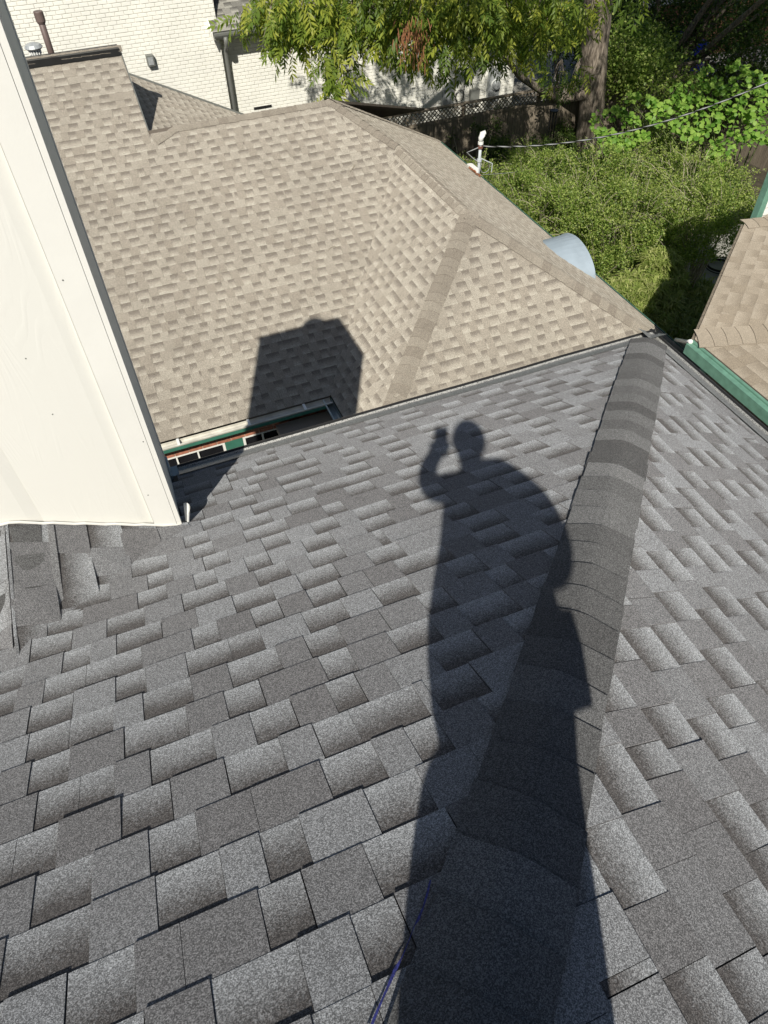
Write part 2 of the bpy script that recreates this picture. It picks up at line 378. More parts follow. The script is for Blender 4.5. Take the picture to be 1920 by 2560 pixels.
def caps(P0, P1, nL, nR, width, matr, parent, expo=0.141, seed=1, name='hip_cap', out=None, rise=0.02, lift=0.0):
    """ridge or hip caps from the low end P0 up to P1; nL, nR are the two slope normals; each cap bends over the crest"""
    r = random.Random(seed); P0 = Vector(P0); P1 = Vector(P1); L = (P1 - P0).length; d = (P1 - P0) / L
    tL = nL.cross(d); tR = nR.cross(d)
    upv = (nL + nR).normalized(); side = d.cross(upv)
    if tL.dot(side) < 0: tL = -tL
    if tR.dot(side) > 0: tR = -tR
    tL.normalize(); tR.normalize(); n = int(L / expo) + 1; K = 10
    for i in range(n):
        s0 = i * expo; s1 = min(s0 + expo + .02, L + .03); w = width / 2 * r.uniform(.97, 1.03); m = MB(); tn = (r.choice((.1, .25, .35, .5, .6, .75)), 1.0, r.random(), 1)
        sh = r.uniform(-.012, .012); hb = 0.015 + lift + r.uniform(0, .003); hu = 0.008 + lift; th = .004; rows = []
        cosb = max(-1, min(1, nL.dot(nR))); tanb = math.tan(math.acos(cosb) / 2); eps = .032; lat = tR - upv * tR.dot(upv); lat.normalize()
        prof = lambda x: -tanb * math.sqrt(x * x + eps * eps) - .003 * (abs(x) / w) ** 2
        for (s, h) in ((s0, hb), (s1, hu)):
            row = []
            for k in range(K + 1):
                u = -1 + 2 * k / K; x = u * w * math.cos(math.atan(tanb))
                p = P0 + d * (s + sh * u + .010 * (1 - u * u)) + lat * x + upv * (prof(x) + h)
                row.append((p, s, u))
            rows.append(row)
        base = len(m.v)
        for k in range(K):
            a, b = rows[0][k], rows[0][k + 1]; c, e = rows[1][k + 1], rows[1][k]
            m.poly([a[0], b[0], c[0], e[0]], tn, [(0, .3)] * 4)
            lo = upv * th * 2
            m.poly([a[0] - lo, b[0] - lo, b[0], a[0]], (0, 1, .5, 1), [(0, 1)] * 4)
        for k in (0, K):
            a, b = rows[0][k], rows[1][k]; lo = upv * .006
            m.poly([a[0], b[0], b[0] - lo, a[0] - lo], (0, 1, .5, 1), [(0, 1)] * 4)
        o = m.build(name, matr, parent)
def slab(P, S, matr, parent, name, th=.05, off=-.002):
    m = MB(); top = [Vector((x, y, S.z(x, y))) + S.n * off for x, y in P]; bot = [p - Vector((0, 0, th)) for p in top]
    m.prism(bot, top); return m.build(name, matr, parent)

GZ = -9.3    # ground level
# ================================================================ THE SETTING
m = MB(); m.poly([(-300, -200, GZ), (400, -200, GZ), (400, 500, GZ), (-300, 500, GZ)]); tag(m.build('ground', M['soil'], None), kind='structure')
m = MB(); m.poly([(13.2, 21.2, GZ + .012), (40, 21.2, GZ + .012), (40, 40, GZ + .012), (13.2, 40, GZ + .012)]); tag(m.build('driveway', M['concrete'], None), kind='structure')
m = MB(); m.box((10.9, 3.0, GZ - .1), (17.5, 13.2, GZ + .06)); tag(m.build('patio', M['concrete'], None), kind='structure')

# ================================================================ HOUSE UNDER THE CAMERA (charcoal roof)
ZL = 1.350; ZR = 1.312
house = thing('charcoal_roofed_house', 'grey house with new charcoal shingle hip roof in the foreground', 'house', (0, 0, GZ))
house.location = (0, 0, 0)
EX, EY = 3.215, 3.139
SL = Slope((0, 1), (0, EY), -ZL - .5 * EY, .5)
SR = Slope((1, 0), (EX, 0), -ZR - .5 * EX, .5)
hipc = 2 * (ZR - ZL)     # y - x on the hip
polyL = [(-3.4, EY), (EX, EY), (-1.6 - 0.0, -1.6 + hipc), (-3.4, -1.6)]
polyL = [(-3.4, EY), (EX, EY), (-1.5, -1.5 + hipc), (-3.4, -1.5)]
polyR = [(EX, EY), (EX, -3.4), (-1.5, -3.4), (-1.5, -1.5 + hipc)]
CX0, CX1, CY0, CY1 = -1.30, -0.10, 2.37, 3.32          # chimney footprint
CRX = -0.76                                              # cricket ridge
def crick(x, y):
    """height of the cricket slope (falls to +x) above the main slope"""
    return (-2.575 - .5 * max(x, CRX) + .5 * min(0, x - CRX)) - (-ZL - .5 * y)
def hL(S, a, b):
    q = S.o + S.e * a - S.d * b
    if q.x > .35 or q.x < -2 or q.y > 2.75 or q.y < 1.3: return 0.0
    fx = min(1, max(0, 1 - (q.x - CX1 + .08) / .22)); fy = min(1, max(0, 1 - (q.y - CY0 + .05) / .12)); f = fx * fx * (3 - 2 * fx) * fy * fy * (3 - 2 * fy)
    g = crick(q.x, q.y); w = .11
    return (max(0.0, (g + w)) ** 2 / (4 * w) * .7 if g < w else g * .7) * f
def skipL(c): return crick(c.x, c.y) > .035 and c.y < CY0 + .02 and c.x < CX1 - .03 or (CX0 < c.x < CX1 - .02 and c.y > CY0 + .02) or (c.x < CX1 - .05 and c.y > CY0 + .05 and c.x > CX0) or crick(c.x, c.y) > .06 and c.y < CY0 and c.x > -1.4
tabsL = courses(SL, polyL, seed=21, tab=(.085, .150), hfn=hL, skip=skipL)
tabsR = courses(SR, polyR, seed=35, tab=(.085, .150))
roof = slab(polyL, SL, M['deck'], house, 'roof_deck')
slab(polyR, SR, M['deck'], house, 'roof_deck')
SC = Slope((1, 0), (CX1 + .02, 0), -2.575 - .5 * (CX1 + .02), .5)
polyC = [(CX1 - .0, CY0 - .0), (CRX, CY0), (CRX, CY0 + 2 * 0 - (CX1 - CRX))]
slab([(CX1 + .02, CY0), (CRX, CY0), (CRX, CY0 - (CX1 + .02 - CRX))], SC, M['deck'], house, 'cricket_deck', th=.03)
def hC(S, a, b):
    q = S.o + S.e * a - S.d * b; g = -crick(q.x, q.y); w = .11
    return (max(0.0, (g + w)) ** 2 / (4 * w) * .7 if g < w else g)
tabsC = courses(SC, [(CX1 + .06, CY0), (CRX, CY0), (CRX, CY0 - (CX1 + .06 - CRX) - .02), (CX1 + .06, CY0 - .03)], seed=5, tab=(.16, .26), hfn=hC, expo=.15)
lay(tabsL + tabsR + tabsC, M['dark'], house)
# caps along the main hip
hp0 = Vector((EX, EY, SL.z0)); hp1 = Vector((-1.5, -1.5 + hipc, SL.z(-1.5, -1.5 + hipc)))
caps(hp0 + Vector((-.02, -.02, .01)), hp1, SL.n, SR.n, .262, M['darkcap'], house, seed=4, name='hip_cap', lift=.010)
# cricket ridge caps
SC2 = Slope((-1, 0), (CRX - .6, 0), -2.575 - .5 * CRX - .3, .5)
caps((CRX, CY0 - .02, -2.575 - .5 * CRX), (CRX, CY0 - .70, -2.575 - .5 * CRX), SC2.n, SC.n, .27, M['darkcap'], house, expo=.17, seed=9, name='ridge_cap', lift=-.003)
tC2 = courses(SC2, [(CRX, CY0 - .01), (CRX, CY0 - .66), (CRX - .66, CY0 - .01)], seed=6, tab=(.16, .26), expo=.15)
lay(tC2, M['dark'], house, limit=6, name='cricket_shingle')
m = MB(); fa = SC.ab(CRX + .14, CY0 - .60); fb = SC.ab(CRX + .162, CY0 - .02)
(a0_, b0_), (a1_, b1_) = fa, fb
m.prism([SC.P(a0_, b0_, .004), SC.P(a1_, b0_, .004), SC.P(a1_, b1_, .004), SC.P(a0_, b1_, .004)], [SC.P(a0_, b0_, .010), SC.P(a1_, b0_, .010), SC.P(a1_, b1_, .010), SC.P(a0_, b1_, .010)]); m.build('flashing_strip', M['darkcap'], house)
# walls of this house under the eaves
m = MB(); m.box((-3.3, -3.3, GZ), (EX - .45, EY - .45, SL.z0 - .06)); m.build('wall', M['green'], house)
# chimney chase: siding box with corner boards
chase = MB(); T = -0.44
chase.box((CX0, CY0 + .012, -3.4), (CX1 - .012, CY1, T)); ch = chase.build('chimney', M['cream'], house)
xs = [CX1 - .115, CX1 - .115 - .41, CX1 - .115 - .82, CX0 + .10]
for i in range(len(xs) - 1):
    xa, xb = xs[i + 1], xs[i]
    if xb - xa < .02: continue
    mm = MB(); pts = []
    for k in range(9):
        u = k / 8; x = xb - (xb - xa) * u; bul = .004 + .0075 * math.exp(-((u - .0) / .07) ** 2) * 0 + .003 * math.sin(math.pi * u)
        if k == 0: bul = -.001
        if k == 1: bul = .005
        pts.append((x, bul))
    for k in range(8):
        (xa_, ba), (xb_, bb) = pts[k], pts[k + 1]
        mm.poly([(xb_, CY0 + .006 - bb, -3.0), (xa_, CY0 + .006 - ba, -3.0), (xa_, CY0 + .006 - ba, T), (xb_, CY0 + .006 - bb, T)])
    o = mm.build('siding_panel', M['siding'], ch)
mm = MB(); mm.box((CX1 - .112, CY0 - .012, -2.62), (CX1 - .020, CY0 + .014, T)); mm.build('corner_board', M['trim'], ch)
mm = MB(); mm.box((CX1 - .0185, CY0 - .0105, -2.66), (CX1 + .001, CY0 + .10, T)); mm.build('corner_board', M['trim'], ch)
mm = MB(); mm.box((CX1 - .012, CY0 + .102, -3.4), (CX1 - .002, CY1 - .10, T)); mm.build('side_panel', M['cream'], ch)
mm = MB(); mm.box((CX1 - .012, CY1 - .098, -3.4), (CX1 + .001, CY1 + .004, T)); mm.build('corner_board', M['trim'], ch)
mm = MB(); mm.box((CX0 - .005, CY0 - .012, -3.2), (CX0 + .098, CY0 + .012, T)); mm.build('corner_board', M['trim'], ch)
r = random.Random(15)
for k in range(7):
    x = r.choice((CX1 - .04, CX1 - .10, CX1 - .30, CX1 - .52)) + r.uniform(-.01, .01); z = -2.5 + k * .26 + r.uniform(-.04, .04); mm = MB(); y0 = CY0 - .0135 if x > CX1 - .11 else CY0 - .002
    if z > -2.575 - .5 * max(x, CRX) + .08: mm.tube([(x, y0 + .004, z), (x, y0, z)], .0028, 7); mm.build('nail_head', M['downspout'], ch)
# caulk bead along the base
mm = MB(); pp = []
for k in range(25):
    x = CX1 - .005 - k * (.9 / 24); z = -2.575 - .5 * max(x, CRX) + (.5 * (min(0, x - CRX))) ; pp.append((x, CY0 - .013, z + .018 + .003 * math.sin(k * 2.1)))
mm.tube(pp, .006, 6); mm.build('caulk_bead', M['trim'], ch)
# kickout flashing: small white scoop at the foot of the corner
mm = MB(); K0 = Vector((CX1 + .006, CY0 + .035, -2.535)); ring0 = []; ring1 = []
for k in range(9):
    a = math.pi * (k / 8); ring0.append(K0 + Vector((.012 + .010 * math.sin(a), -.02 - .02 * math.cos(a), -.005 - .01 * math.sin(a)))); ring1.append(K0 + Vector((.03 + .022 * math.sin(a), .02 - .040 * math.cos(a), .055 + .010 * math.sin(a))))
for k in range(8): mm.poly([ring0[k], ring0[k + 1], ring1[k + 1], ring1[k]]); mm.poly([ring0[k] + Vector((.002, 0, 0)), ring1[k] + Vector((.002, 0, 0)), ring1[k + 1] + Vector((.002, 0, 0)), ring0[k + 1] + Vector((.002, 0, 0))])
mm.build('kickout_flashing', M['whitepl'], ch, smooth=True)
# chimney top: crown and round flue with cap (its shadow lies on the tan roof)
ccx, ccy = (CX0 + CX1) / 2 , (CY0 + CY1) / 2
mm = MB(); mm.box((CX0 - .015, CY0 - .02, T), (CX1 + .012, CY1 + .015, T + .03)); mm.build('chimney_crown', M['galv'], ch)
mm = MB(); mm.tube([(ccx, ccy, T), (ccx, ccy, T + .36)], .13, 20); mm.build('flue', M['galv'], ch)
mm = MB(); mm.tube([(ccx, ccy, T + .36), (ccx, ccy, T + .40), (ccx, ccy, T + .50), (ccx, ccy, T + .55)], [.19, .205, .16, .04], 20); mm.build('flue_cap', M['galv'], ch)
mm = MB(); mm.tube([(CX1 - .22, ccy + .3, T), (CX1 - .22, ccy + .3, T + .10)], .06, 12); mm.build('vent_stub', M['galv'], ch)
# gutters with mesh guard along both eaves
def eave_gutter(p0, p1, outd, z, parent, matr, name='gutter', w=.10, dp=.095):
    p0 = Vector((*p0, 0)); p1 = Vector((*p1, 0)); od = Vector((*outd, 0)); prof = [(0, -.005), (0, -dp + .01), (.02, -dp), (w * .75, -dp), (w, -dp * .5), (w + .006, .0), (w - .012, .004), (w - .014, -.004)]
    m = MB()
    for i in range(len(prof) - 1):
        (a, b), (c, e) = prof[i], prof[i + 1]
        q = [p0 + od * a + Vector((0, 0, z + b)), p1 + od * a + Vector((0, 0, z + b)), p1 + od * c + Vector((0, 0, z + e)), p0 + od * c + Vector((0, 0, z + e))]; m.poly(q)
    return m.build(name, matr, parent)
ze = SL.z0
g1 = eave_gutter((CX1 + .02, EY + .012), (EX + .09, EY + .012), (0, 1), ze - .055, house, M['black'], w=.075)
g2 = eave_gutter((EX + .012, EY + .09), (EX + .012, -3.4), (1, 0), SR.z0 - .055, house, M['black'], w=.075)
def guard(p0, p1, outd, z, parent):
    p0 = Vector((*p0, 0)); p1 = Vector((*p1, 0)); od = Vector((*outd, 0)); m = MB(); L = (p1 - p0).length; n = int(L / .35); r = random.Random(3)
    prof = [(-.040, .032), (.0, .008), (.04, -.014), (.066, -.026), (.074, -.016), (.088, -.024), (.092, -.045)]
    st = [(p0 + (p1 - p0) * (k / n), r.uniform(-.003, .003)) for k in range(n + 1)]
    for k in range(n):
        for i in range(len(prof) - 1):
            a, b = prof[i], prof[i + 1]; (q0, j0), (q1, j1) = st[k], st[k + 1]
            m.poly([q0 + od * a[0] + Vector((0, 0, z + a[1] + j0)), q1 + od * a[0] + Vector((0, 0, z + a[1] + j1)), q1 + od * b[0] + Vector((0, 0, z + b[1] + j1)), q0 + od * b[0] + Vector((0, 0, z + b[1] + j0))])
    o = m.build('gutter_guard', M['guard'], parent)
    c = MB(); pts = [q + od * .083 + Vector((0, 0, z - .016 + j)) for q, j in st]; c.tube(pts, .0105, 6); c.build('guard_edge', M['black'], o)
    
    return o
guard((CX1 + .05, EY), (EX + .1, EY), (0, 1), ze + .004, house)
guard((EX, EY + .1), (EX, -3.2), (1, 0), SR.z0 + .004, house)
m = MB(); m.box((CX1 + .001, EY - .06, ze - .05), (CX1 + .012, EY + .11, ze + .06)); m.build('gutter_end_cap', M['gutterblue'], house)
m = MB(); m.box((CX1 + .001, EY - .02, ze - .06), (CX1 + .10, EY + .10, ze - .02)); m.build('gutter_outlet', M['gutterblue'], house)
# blue chalk line beside the hip caps
def onL(x, y, h=.012): return Vector((x, y, SL.z(x, y))) + SL.n * h
m = MB()
def onLpix(px, py, h=.0135):
    r0 = ray(px, py); t = (-ZL + h * 1.1) / (r0.z + .5 * r0.y); return r0 * t
cp = [(1076, 2200), (1068, 2235), (1058, 2268), (1046, 2298), (1036, 2315), (1022, 2352), (1004, 2395), (990, 2420), (975, 2455), (955, 2500), (938, 2540), (915, 2600)]
for i in range(len(cp) - 1):
    (xa, ya), (xb, yb) = cp[i], cp[i + 1]; wa = (2, 3, 2, 4, 1, 1, 2, 5, 4, 3, 4, 4)[i]; wb = (2, 3, 2, 4, 1, 1, 2, 5, 4, 3, 4, 4)[i + 1]
    m.poly([onLpix(xa - wa, ya), onLpix(xb - wb, yb), onLpix(xb + wb, yb), onLpix(xa + wa, ya)])
chalk = m.build('chalk_line', M['line'], house)

# ================================================================ TAN ROOFED HOUSE BELOW
th = thing('tan_roofed_house', 'lower house wing with tan shingle hip roof, ridges and valley in sunlight', 'house')
EZ = -6.41
SA = Slope((0, -1), (0, 7.58), EZ, .5)
SB = Slope((-1, 0), (2.18, 0), -6.4, .68)
SCc = Slope((0, -1), (0, 6.125), -6.4, .72)
SD = Slope((1, 0), (7.31, 0), -6.40, .65)
A_low = [(-4, 7.58), (2.165, 7.58), (4.69, 11.01), (3.93, 12.0), (-4, 12.0)]
A_high = [(-4, 7.58), (.98, 7.58), (.98, 13.42), (-4, 13.42)]
tA = courses(SA, [(-4, 7.58), (5, 7.58), (5, 13.42), (-4, 13.42)], seed=51, tab=(.085, .145))
def reclip():
    out = []
    r = random.Random(51)
    low = courses(SA, A_low, seed=51, tab=(.085, .145)); high = courses(SA, A_high, seed=52, tab=(.085, .145))
    out += [t for t in low if t[0].y < 11.93]; out += [t for t in high if t[0].y >= 11.93]
    return out
tA = reclip()
tB = courses(SB, [(2.18, 7.62), (4.69, 11.01), (4.69, 8.5), (2.18, 6.125)], seed=61, tab=(.085, .145))
tC = courses(SCc, [(2.18, 6.125), (7.31, 6.125), (4.69, 8.5)], seed=71, tab=(.085, .145))
tD = courses(SD, [(7.31, 6.125), (7.31, 14.95), (4.69, 12.66), (4.69, 8.5)], seed=81, tab=(.085, .145)) + courses(SD, [(4.69, 12.66), (3.93, 12.0), (4.69, 11.01)], seed=82, tab=(.085, .145))
SG = Slope((1, 0), (5.0, 0), -4.2 - .5 * (5.0 - .9), .5)
tG = courses(SG, [(.98, 12.02), (5.0, 12.02), (5.0, 15.1), (.98, 15.1)], seed=91, tab=(.085, .145), skip=lambda c: c.z < -4.2 - .5 * (c.y - 12) )
lay(tA + tB + tC + tD + tG, M['tan'], th)
for P, S in ((A_low, SA), (A_high, SA), ([(2.18, 7.62), (4.69, 11.01), (4.69, 8.5), (2.18, 6.125)], SB), ([(2.18, 6.125), (7.31, 6.125), (4.69, 8.5)], SCc), ([(7.31, 6.125), (7.31, 14.95), (3.93, 12.0), (4.69, 11.01), (4.69, 8.5)], SD), ([(.98, 12.02), (5.0, 12.02), (5.0, 15.1), (.98, 15.1)], SG)):
    slab(P, S, M['tandeck'], th, 'roof_deck', th=.04)
SBk = Slope((0, 1), (0, 15.2), -5.79, .5)       # back slope of the main ridge
slab([(-4, 12.02), (3.93, 12.02), (7.1, 15.2), (-4, 15.2)], SBk, M['tandeck'], th, 'back_roof', th=.04, off=-.01)
SBk2 = Slope((0, 1), (0, 15.2), -4.37, .5)
slab([(-4, 13.42), (.98, 13.42), (.98, 15.2), (-4, 15.2)], SBk2, M['tandeck'], th, 'back_roof', th=.04, off=-.01)
W = .25
def edge3(x, y, z, h=.006): return Vector((x, y, z + h))
RN = Vector((0, .5, 1)).normalized()
caps(edge3(1.35, 12.0, -4.20), edge3(3.93, 12.0, -4.20), SA.n, RN, W, M['tancap'], th, seed=12, name='ridge_cap', rise=.015)
caps(edge3(1.02, 11.83, -4.285, .012), edge3(1.37, 12.0, -4.20, .004), SA.n, (RN + Vector((-.15, 0, 0))).normalized(), W, M['tancap'], th, seed=13, name='ridge_cap')
caps(edge3(-3, 13.42, -3.49, .07), edge3(.98, 13.42, -3.49, .07), SA.n, RN, .27, M['tancap'], th, seed=14, name='ridge_cap', rise=.015)
m = MB(); m.box((-3, 13.30, -3.53), (.97, 13.54, -3.435)); m.build('ridge_vent', M['black'], th)
caps(edge3(4.69, 11.01, -4.69), edge3(3.93, 12.0, -4.20), SD.n, SA.n, W, M['tancap'], th, seed=15, name='hip_cap', rise=.02)
caps(edge3(4.69, 8.5, -4.69), edge3(4.69, 11.05, -4.69), SB.n, SD.n, W, M['tancap'], th, seed=16, name='ridge_cap', rise=.02)
caps(edge3(2.18, 6.125, -6.40), edge3(4.69, 8.5, -4.68), SB.n, SCc.n, .29, M['tancap'], th, seed=17, name='hip_cap', rise=.02)
caps(edge3(7.31, 6.125, -6.40), edge3(4.69, 8.5, -4.68), SCc.n, SD.n, .27, M['tancap'], th, seed=18, name='hip_cap', rise=.02)
caps(edge3(7.31, 14.95, -6.40), edge3(3.93, 12.0, -4.19), RN, SD.n, W, M['tancap'], th, seed=19, name='hip_cap', rise=.02)
# open valley line: thin strip on the valley
# gable wall and rake boards
m = MB(); m.poly([(.93, 12.0, -4.25), (.93, 15.1, -4.35), (.93, 13.42, -3.54)]); m.poly([(.93, 13.42, -3.54), (.93, 15.1, -4.35), (.93, 12.0, -4.25)]); m.build('gable_wall', M['green'], th)
m = MB(); a = Vector((.985, 12.02, -4.2)); b = Vector((.985, 13.42, -3.49)); m.prism([a + Vector((0, 0, -.10)), b + Vector((0, 0, -.10)), b + Vector((.015, 0, -.10)), a + Vector((.015, 0, -.10))], [a, b, b + Vector((.015, 0, 0)), a + Vector((.015, 0, 0))]); m.build('rake_board', M['downspout'], th)
a = Vector((.98, 15.1, -4.22)); b = Vector((5.0, 15.1, -6.23)); m = MB(); m.prism([a + Vector((0, 0, -.02)), b + Vector((0, 0, -.02)), b + Vector((0, .05, -.02)), a + Vector((0, .05, -.02))], [a + Vector((0, 0, .012)), b + Vector((0, 0, .012)), b + Vector((0, .05, .012)), a + Vector((0, .05, .012))]); m.build('rake_edge', M['downspout'], th)
# gutters
ga = eave_gutter((-3.2, 7.57), (2.16, 7.57), (0, -1), EZ - .015, th, M['gutter'], w=.12, dp=.05)
gb = eave_gutter((2.17, 7.56), (2.17, 6.2), (-1, 0), EZ - .015, th, M['gutterblue'], w=.12)
gd = eave_gutter((7.315, 14.9), (7.315, 6.3), (1, 0), EZ - .015, th, M['guttergreen'], w=.06)
m = MB(); m.box((7.30, 6.2, EZ - .012), (7.325, 14.93, EZ + .004)); m.build('drip_edge', M['gutter'], th)
gc = eave_gutter((2.3, 6.12), (7.72, 6.12), (0, -1), EZ - .015, th, M['gutter'], w=.12)
m = MB(); m.box((7.715, 5.99, EZ - .11), (7.73, 6.13, EZ - .01)); m.build('gutter_end_cap', M['greenlight'], gc)
for x in (-.02, .95, 1.75):
    m = MB(); m.box((x, 7.445, EZ - .02), (x + .035, 7.575, EZ - .008)); m.build('gutter_strap', M['whitepl'], ga)
m = MB(); m.box((2.045, 6.75, EZ - .02), (2.175, 6.785, EZ - .008)); m.build('gutter_strap', M['gutter'], gb)
m = MB(); m.box((-3.2, 7.60, EZ - .17), (2.2, 7.63, EZ - .02)); m.build('fascia_board', M['green'], th)
m = MB(); m.box((-3.2, 7.418, EZ - .070), (2.05, 7.432, EZ - .028)); m.build('gutter_face', M['green'], ga)
m = MB(); m.box((2.2, 6.15, EZ - .17), (2.23, 7.6, EZ - .02)); m.build('fascia_board', M['green'], th)
m = MB(); m.box((7.25, 6.2, EZ - .17), (7.29, 14.8, EZ - .02)); m.build('fascia_board', M['greenlight'], th)
m = MB(); m.box((-3.2, 7.64, EZ - .175), (2.3, 7.95, EZ - .155)); m.build('soffit', M['green'], th)
# wall under eave with brick lintel, window frames, green panel
wy = 7.72; zt = -6.69
m = MB(); m.box((-3.2, wy + .10, GZ), (2.9, wy + .3, zt)); m.box((2.72, 6.6, GZ), (2.9, wy + .1, EZ - .1)); m.box((2.72, 6.6, GZ), (7.0, 6.8, EZ - .1)); m.box((6.8, 6.8, GZ), (7.0, 14.6, EZ - .1)); m.build('wall', M['redbrick'], th)
m = MB(); m.box((-3.2, wy, zt - .148), (1.34, wy + .098, zt)); lint = m.build('brick_lintel', M['redmortar'], th)
r = random.Random(8); x = -1.6
while x < 1.3:
    w_ = .19 + r.uniform(-.01, .01)
    for row in range(2):
        xx = x + (.1 if row else 0); m = MB(); m.box((xx, wy - .006 - r.uniform(0, .004), zt - .069 - row * .073), (xx + w_, wy + .001, zt - .006 - row * .073)); m.build('brick', M['redbrick'], lint)
    x += w_ + .012
def win(x0, x1, z0, z1, nm, mulls):
    w = thing_part = MB(); w.box((x0, wy - .01, z0), (x0 + .035, wy + .06, z1)); w.box((x1 - .035, wy - .01, z0), (x1, wy + .06, z1)); w.box((x0 + .035, wy - .01, z0), (x1 - .035, wy + .06, z0 + .03)); w.box((x0 + .035, wy - .01, z1 - .02), (x1 - .035, wy + .06, z1))
    f = w.build('window_frame', M['trim'], th)
    for q in mulls: mm = MB(); mm.box((q, wy - .004, z0 + .03), (q + .022, wy + .05, z1 - .02)); mm.build('mullion', M['trim'], f)
    mm = MB(); mm.box((x0 + .036, wy + .03, z0 + .031), (x1 - .036, wy + .036, z1 - .021)); mm.build('pane', M['glass'], f)
zw = zt - .15
win(-.42, .60, zw - .26, zw, 'a', (-.10, .20)); win(.86, 1.75, zw - .26, zw, 'b', (1.14, 1.44))
m = MB(); m.box((.602, wy - .004, zw - .30), (.856, wy + .05, zw)); m.build('green_panel', M['green'], th)
m = MB(); m.box((-3, wy - .05, GZ), (2.7, wy + .05, zw - .27)); m.build('lower_wall', M['trim'], th)
# flat porch roof tucked in the inner corner
m = MB(); m.box((1.36, 5.4, -6.90), (2.70, 7.715, -6.78)); m.build('porch_roof', M['flatroof'], th)

# ================================================================ PLUMBING VENTS ON THE TAN ROOF
v1 = thing('vent_pipe', 'tall brown plumbing vent pipe behind the tan ridge', 'vent pipe')
b0 = Vector((-.02, 14.0, -3.95)); m = MB(); m.tube([b0, b0 + Vector((0, 0, .95))], .050, 16); m.build('pipe', M['pvc'], v1, smooth=True)
m = MB(); m.tube([b0 + Vector((0, 0, .80)), b0 + Vector((0, 0, .83)), b0 + Vector((0, 0, .95)), b0 + Vector((0, 0, .96))], [.058, .072, .072, .066], 16); m.build('collar', M['pvc'], v1)
v2 = thing('roof_vent', 'short round metal roof vent with domed cap beside the brown pipe', 'roof vent')
b0 = Vector((-.25, 14.0, -3.72)); m = MB(); m.tube([b0, b0 + Vector((0, 0, .30))], .085, 16); m.build('pipe', M['galv'], v2)
m = MB(); m.tube([b0 + Vector((0, 0, .26)), b0 + Vector((0, 0, .28)), b0 + Vector((0, 0, .32)), b0 + Vector((0, 0, .345))], [.125, .14, .11, .03], 20); m.build('domed_cap', M['galv'], v2, smooth=False)
for k in range(14):
    a = k * math.pi / 7; m = MB(); p = b0 + Vector((math.cos(a) * .088, math.sin(a) * .088, .19)); m.box((p.x - .007, p.y - .007, p.z), (p.x + .007, p.y + .007, p.z + .08)); m.build('louvre', M['whitepl'], v2)

# ================================================================ SHEET METAL HOOD OVER THE EAVE
hd = thing('metal_hood', 'blue grey barrel shaped sheet metal hood on the edge of the tan roof', 'hood')
hc = Vector((6.2, 9.15, -6.30)); Rh = .62; m = MB(); NS = 20; rows = []
for i, x in enumerate(np.linspace(6.1, 7.04, 9)):
    row = []
    for k in range(NS + 1):
        a = math.pi * k / NS; y = hc.y - .12 + Rh * math.cos(a) * (1 + .02 * math.sin(3 * x)); z = hc.z + .0 + .46 * math.sin(a) + .012 * math.sin(x * 5 + k * .5)
        row.append(Vector((x, y, z)))
    rows.append(row)
for i in range(len(rows) - 1):
    for k in range(NS): m.poly([rows[i][k], rows[i + 1][k], rows[i + 1][k + 1], rows[i][k + 1]])
m.build('barrel_sheet', M['hood'], hd, smooth=True)
m = MB(); m.tube(rows[-1], .009, 6); m.build('rolled_edge', M['hood'], hd, smooth=True)

# ================================================================ SERVICE MAST, CABLES
ms = thing('service_mast', 'grey electrical service mast with white weatherhead at the tan roof edge', 'mast')
mb_ = Vector((7.40, 13.15, -6.55)); tp = mb_ + Vector((0, 0, .70))
m = MB(); m.tube([mb_ - Vector((0, 0, .3)), tp], .031, 14); m.build('pipe', M['mast'], ms, smooth=True)
m = MB(); m.tube([tp - Vector((0, 0, .02)), tp + Vector((0, 0, .03))], .055, 14); m.build('collar', M['whitepl'], ms)
m = MB(); m.tube([tp + Vector((0, 0, .02)), tp + Vector((0, 0, .10)), tp + Vector((.03, 0, .17)), tp + Vector((.06, 0, .18)), tp + Vector((.085, -.01, .15))], [.045, .055, .062, .055, .03], 12); m.build('weatherhead', M['whitepl'], ms, smooth=True)
m = MB(); m.tube([tp + Vector((0, 0, -.10)), tp + Vector((0, 0, -.05))], .052, 12); m.build('clamp', M['copper'], ms)
m = MB(); m.tube([mb_ + Vector((0, 0, .34)), mb_ + Vector((0, 0, .39))], .050, 12); m.build('clamp', M['mast'], ms)
m = MB(); m.tube([mb_ + Vector((.03, 0, .40)), mb_ + Vector((.16, -.03, .33)), mb_ + Vector((.28, -.05, .27)), mb_ + Vector((.28, -.05, .10))], .010, 6); m.build('bracket_arm', M['mast'], ms)
m = MB(); m.tube([tp + Vector((0, 0, -.07)), tp + Vector((-.14, 0, -.10)), tp + Vector((-.30, 0, -.13)), tp + Vector((-.15, .0, -.27)), tp + Vector((-.02, 0, -.36))], .009, 6); m.build('drip_loop', M['cable'], ms)
lp = [mb_ + Vector((.05, 0, .33)) + Vector((.10 + .11 * math.cos(a), 0, -.12 + .12 * math.sin(a))) for a in np.linspace(2.4, 7.2, 16)]
m = MB(); m.tube(lp, .006, 5); m.build('cable_loop', M['cable'], ms)
m = MB(); m.tube([lp[-1], lp[-1] + Vector((.04, 0, -.2)), lp[-1] + Vector((.05, 0, -.7))], .007, 5); m.build('cable_tail', M['blackcable'], ms)
m = MB(); m.box((7.22, 13.05, -6.45), (7.34, 13.35, -6.30)); m.build('flashing_box', M['whitepl'], ms)
def catenary(a, b, sag, n=26): 
    a = Vector(a); b = Vector(b); return [a + (b - a) * (k / n) - Vector((0, 0, sag * 4 * (k / n) * (1 - k / n))) for k in range(n + 1)]
cb = thing('power_cable', 'twisted grey power cable strung from the mast across the shrubs', 'cable')
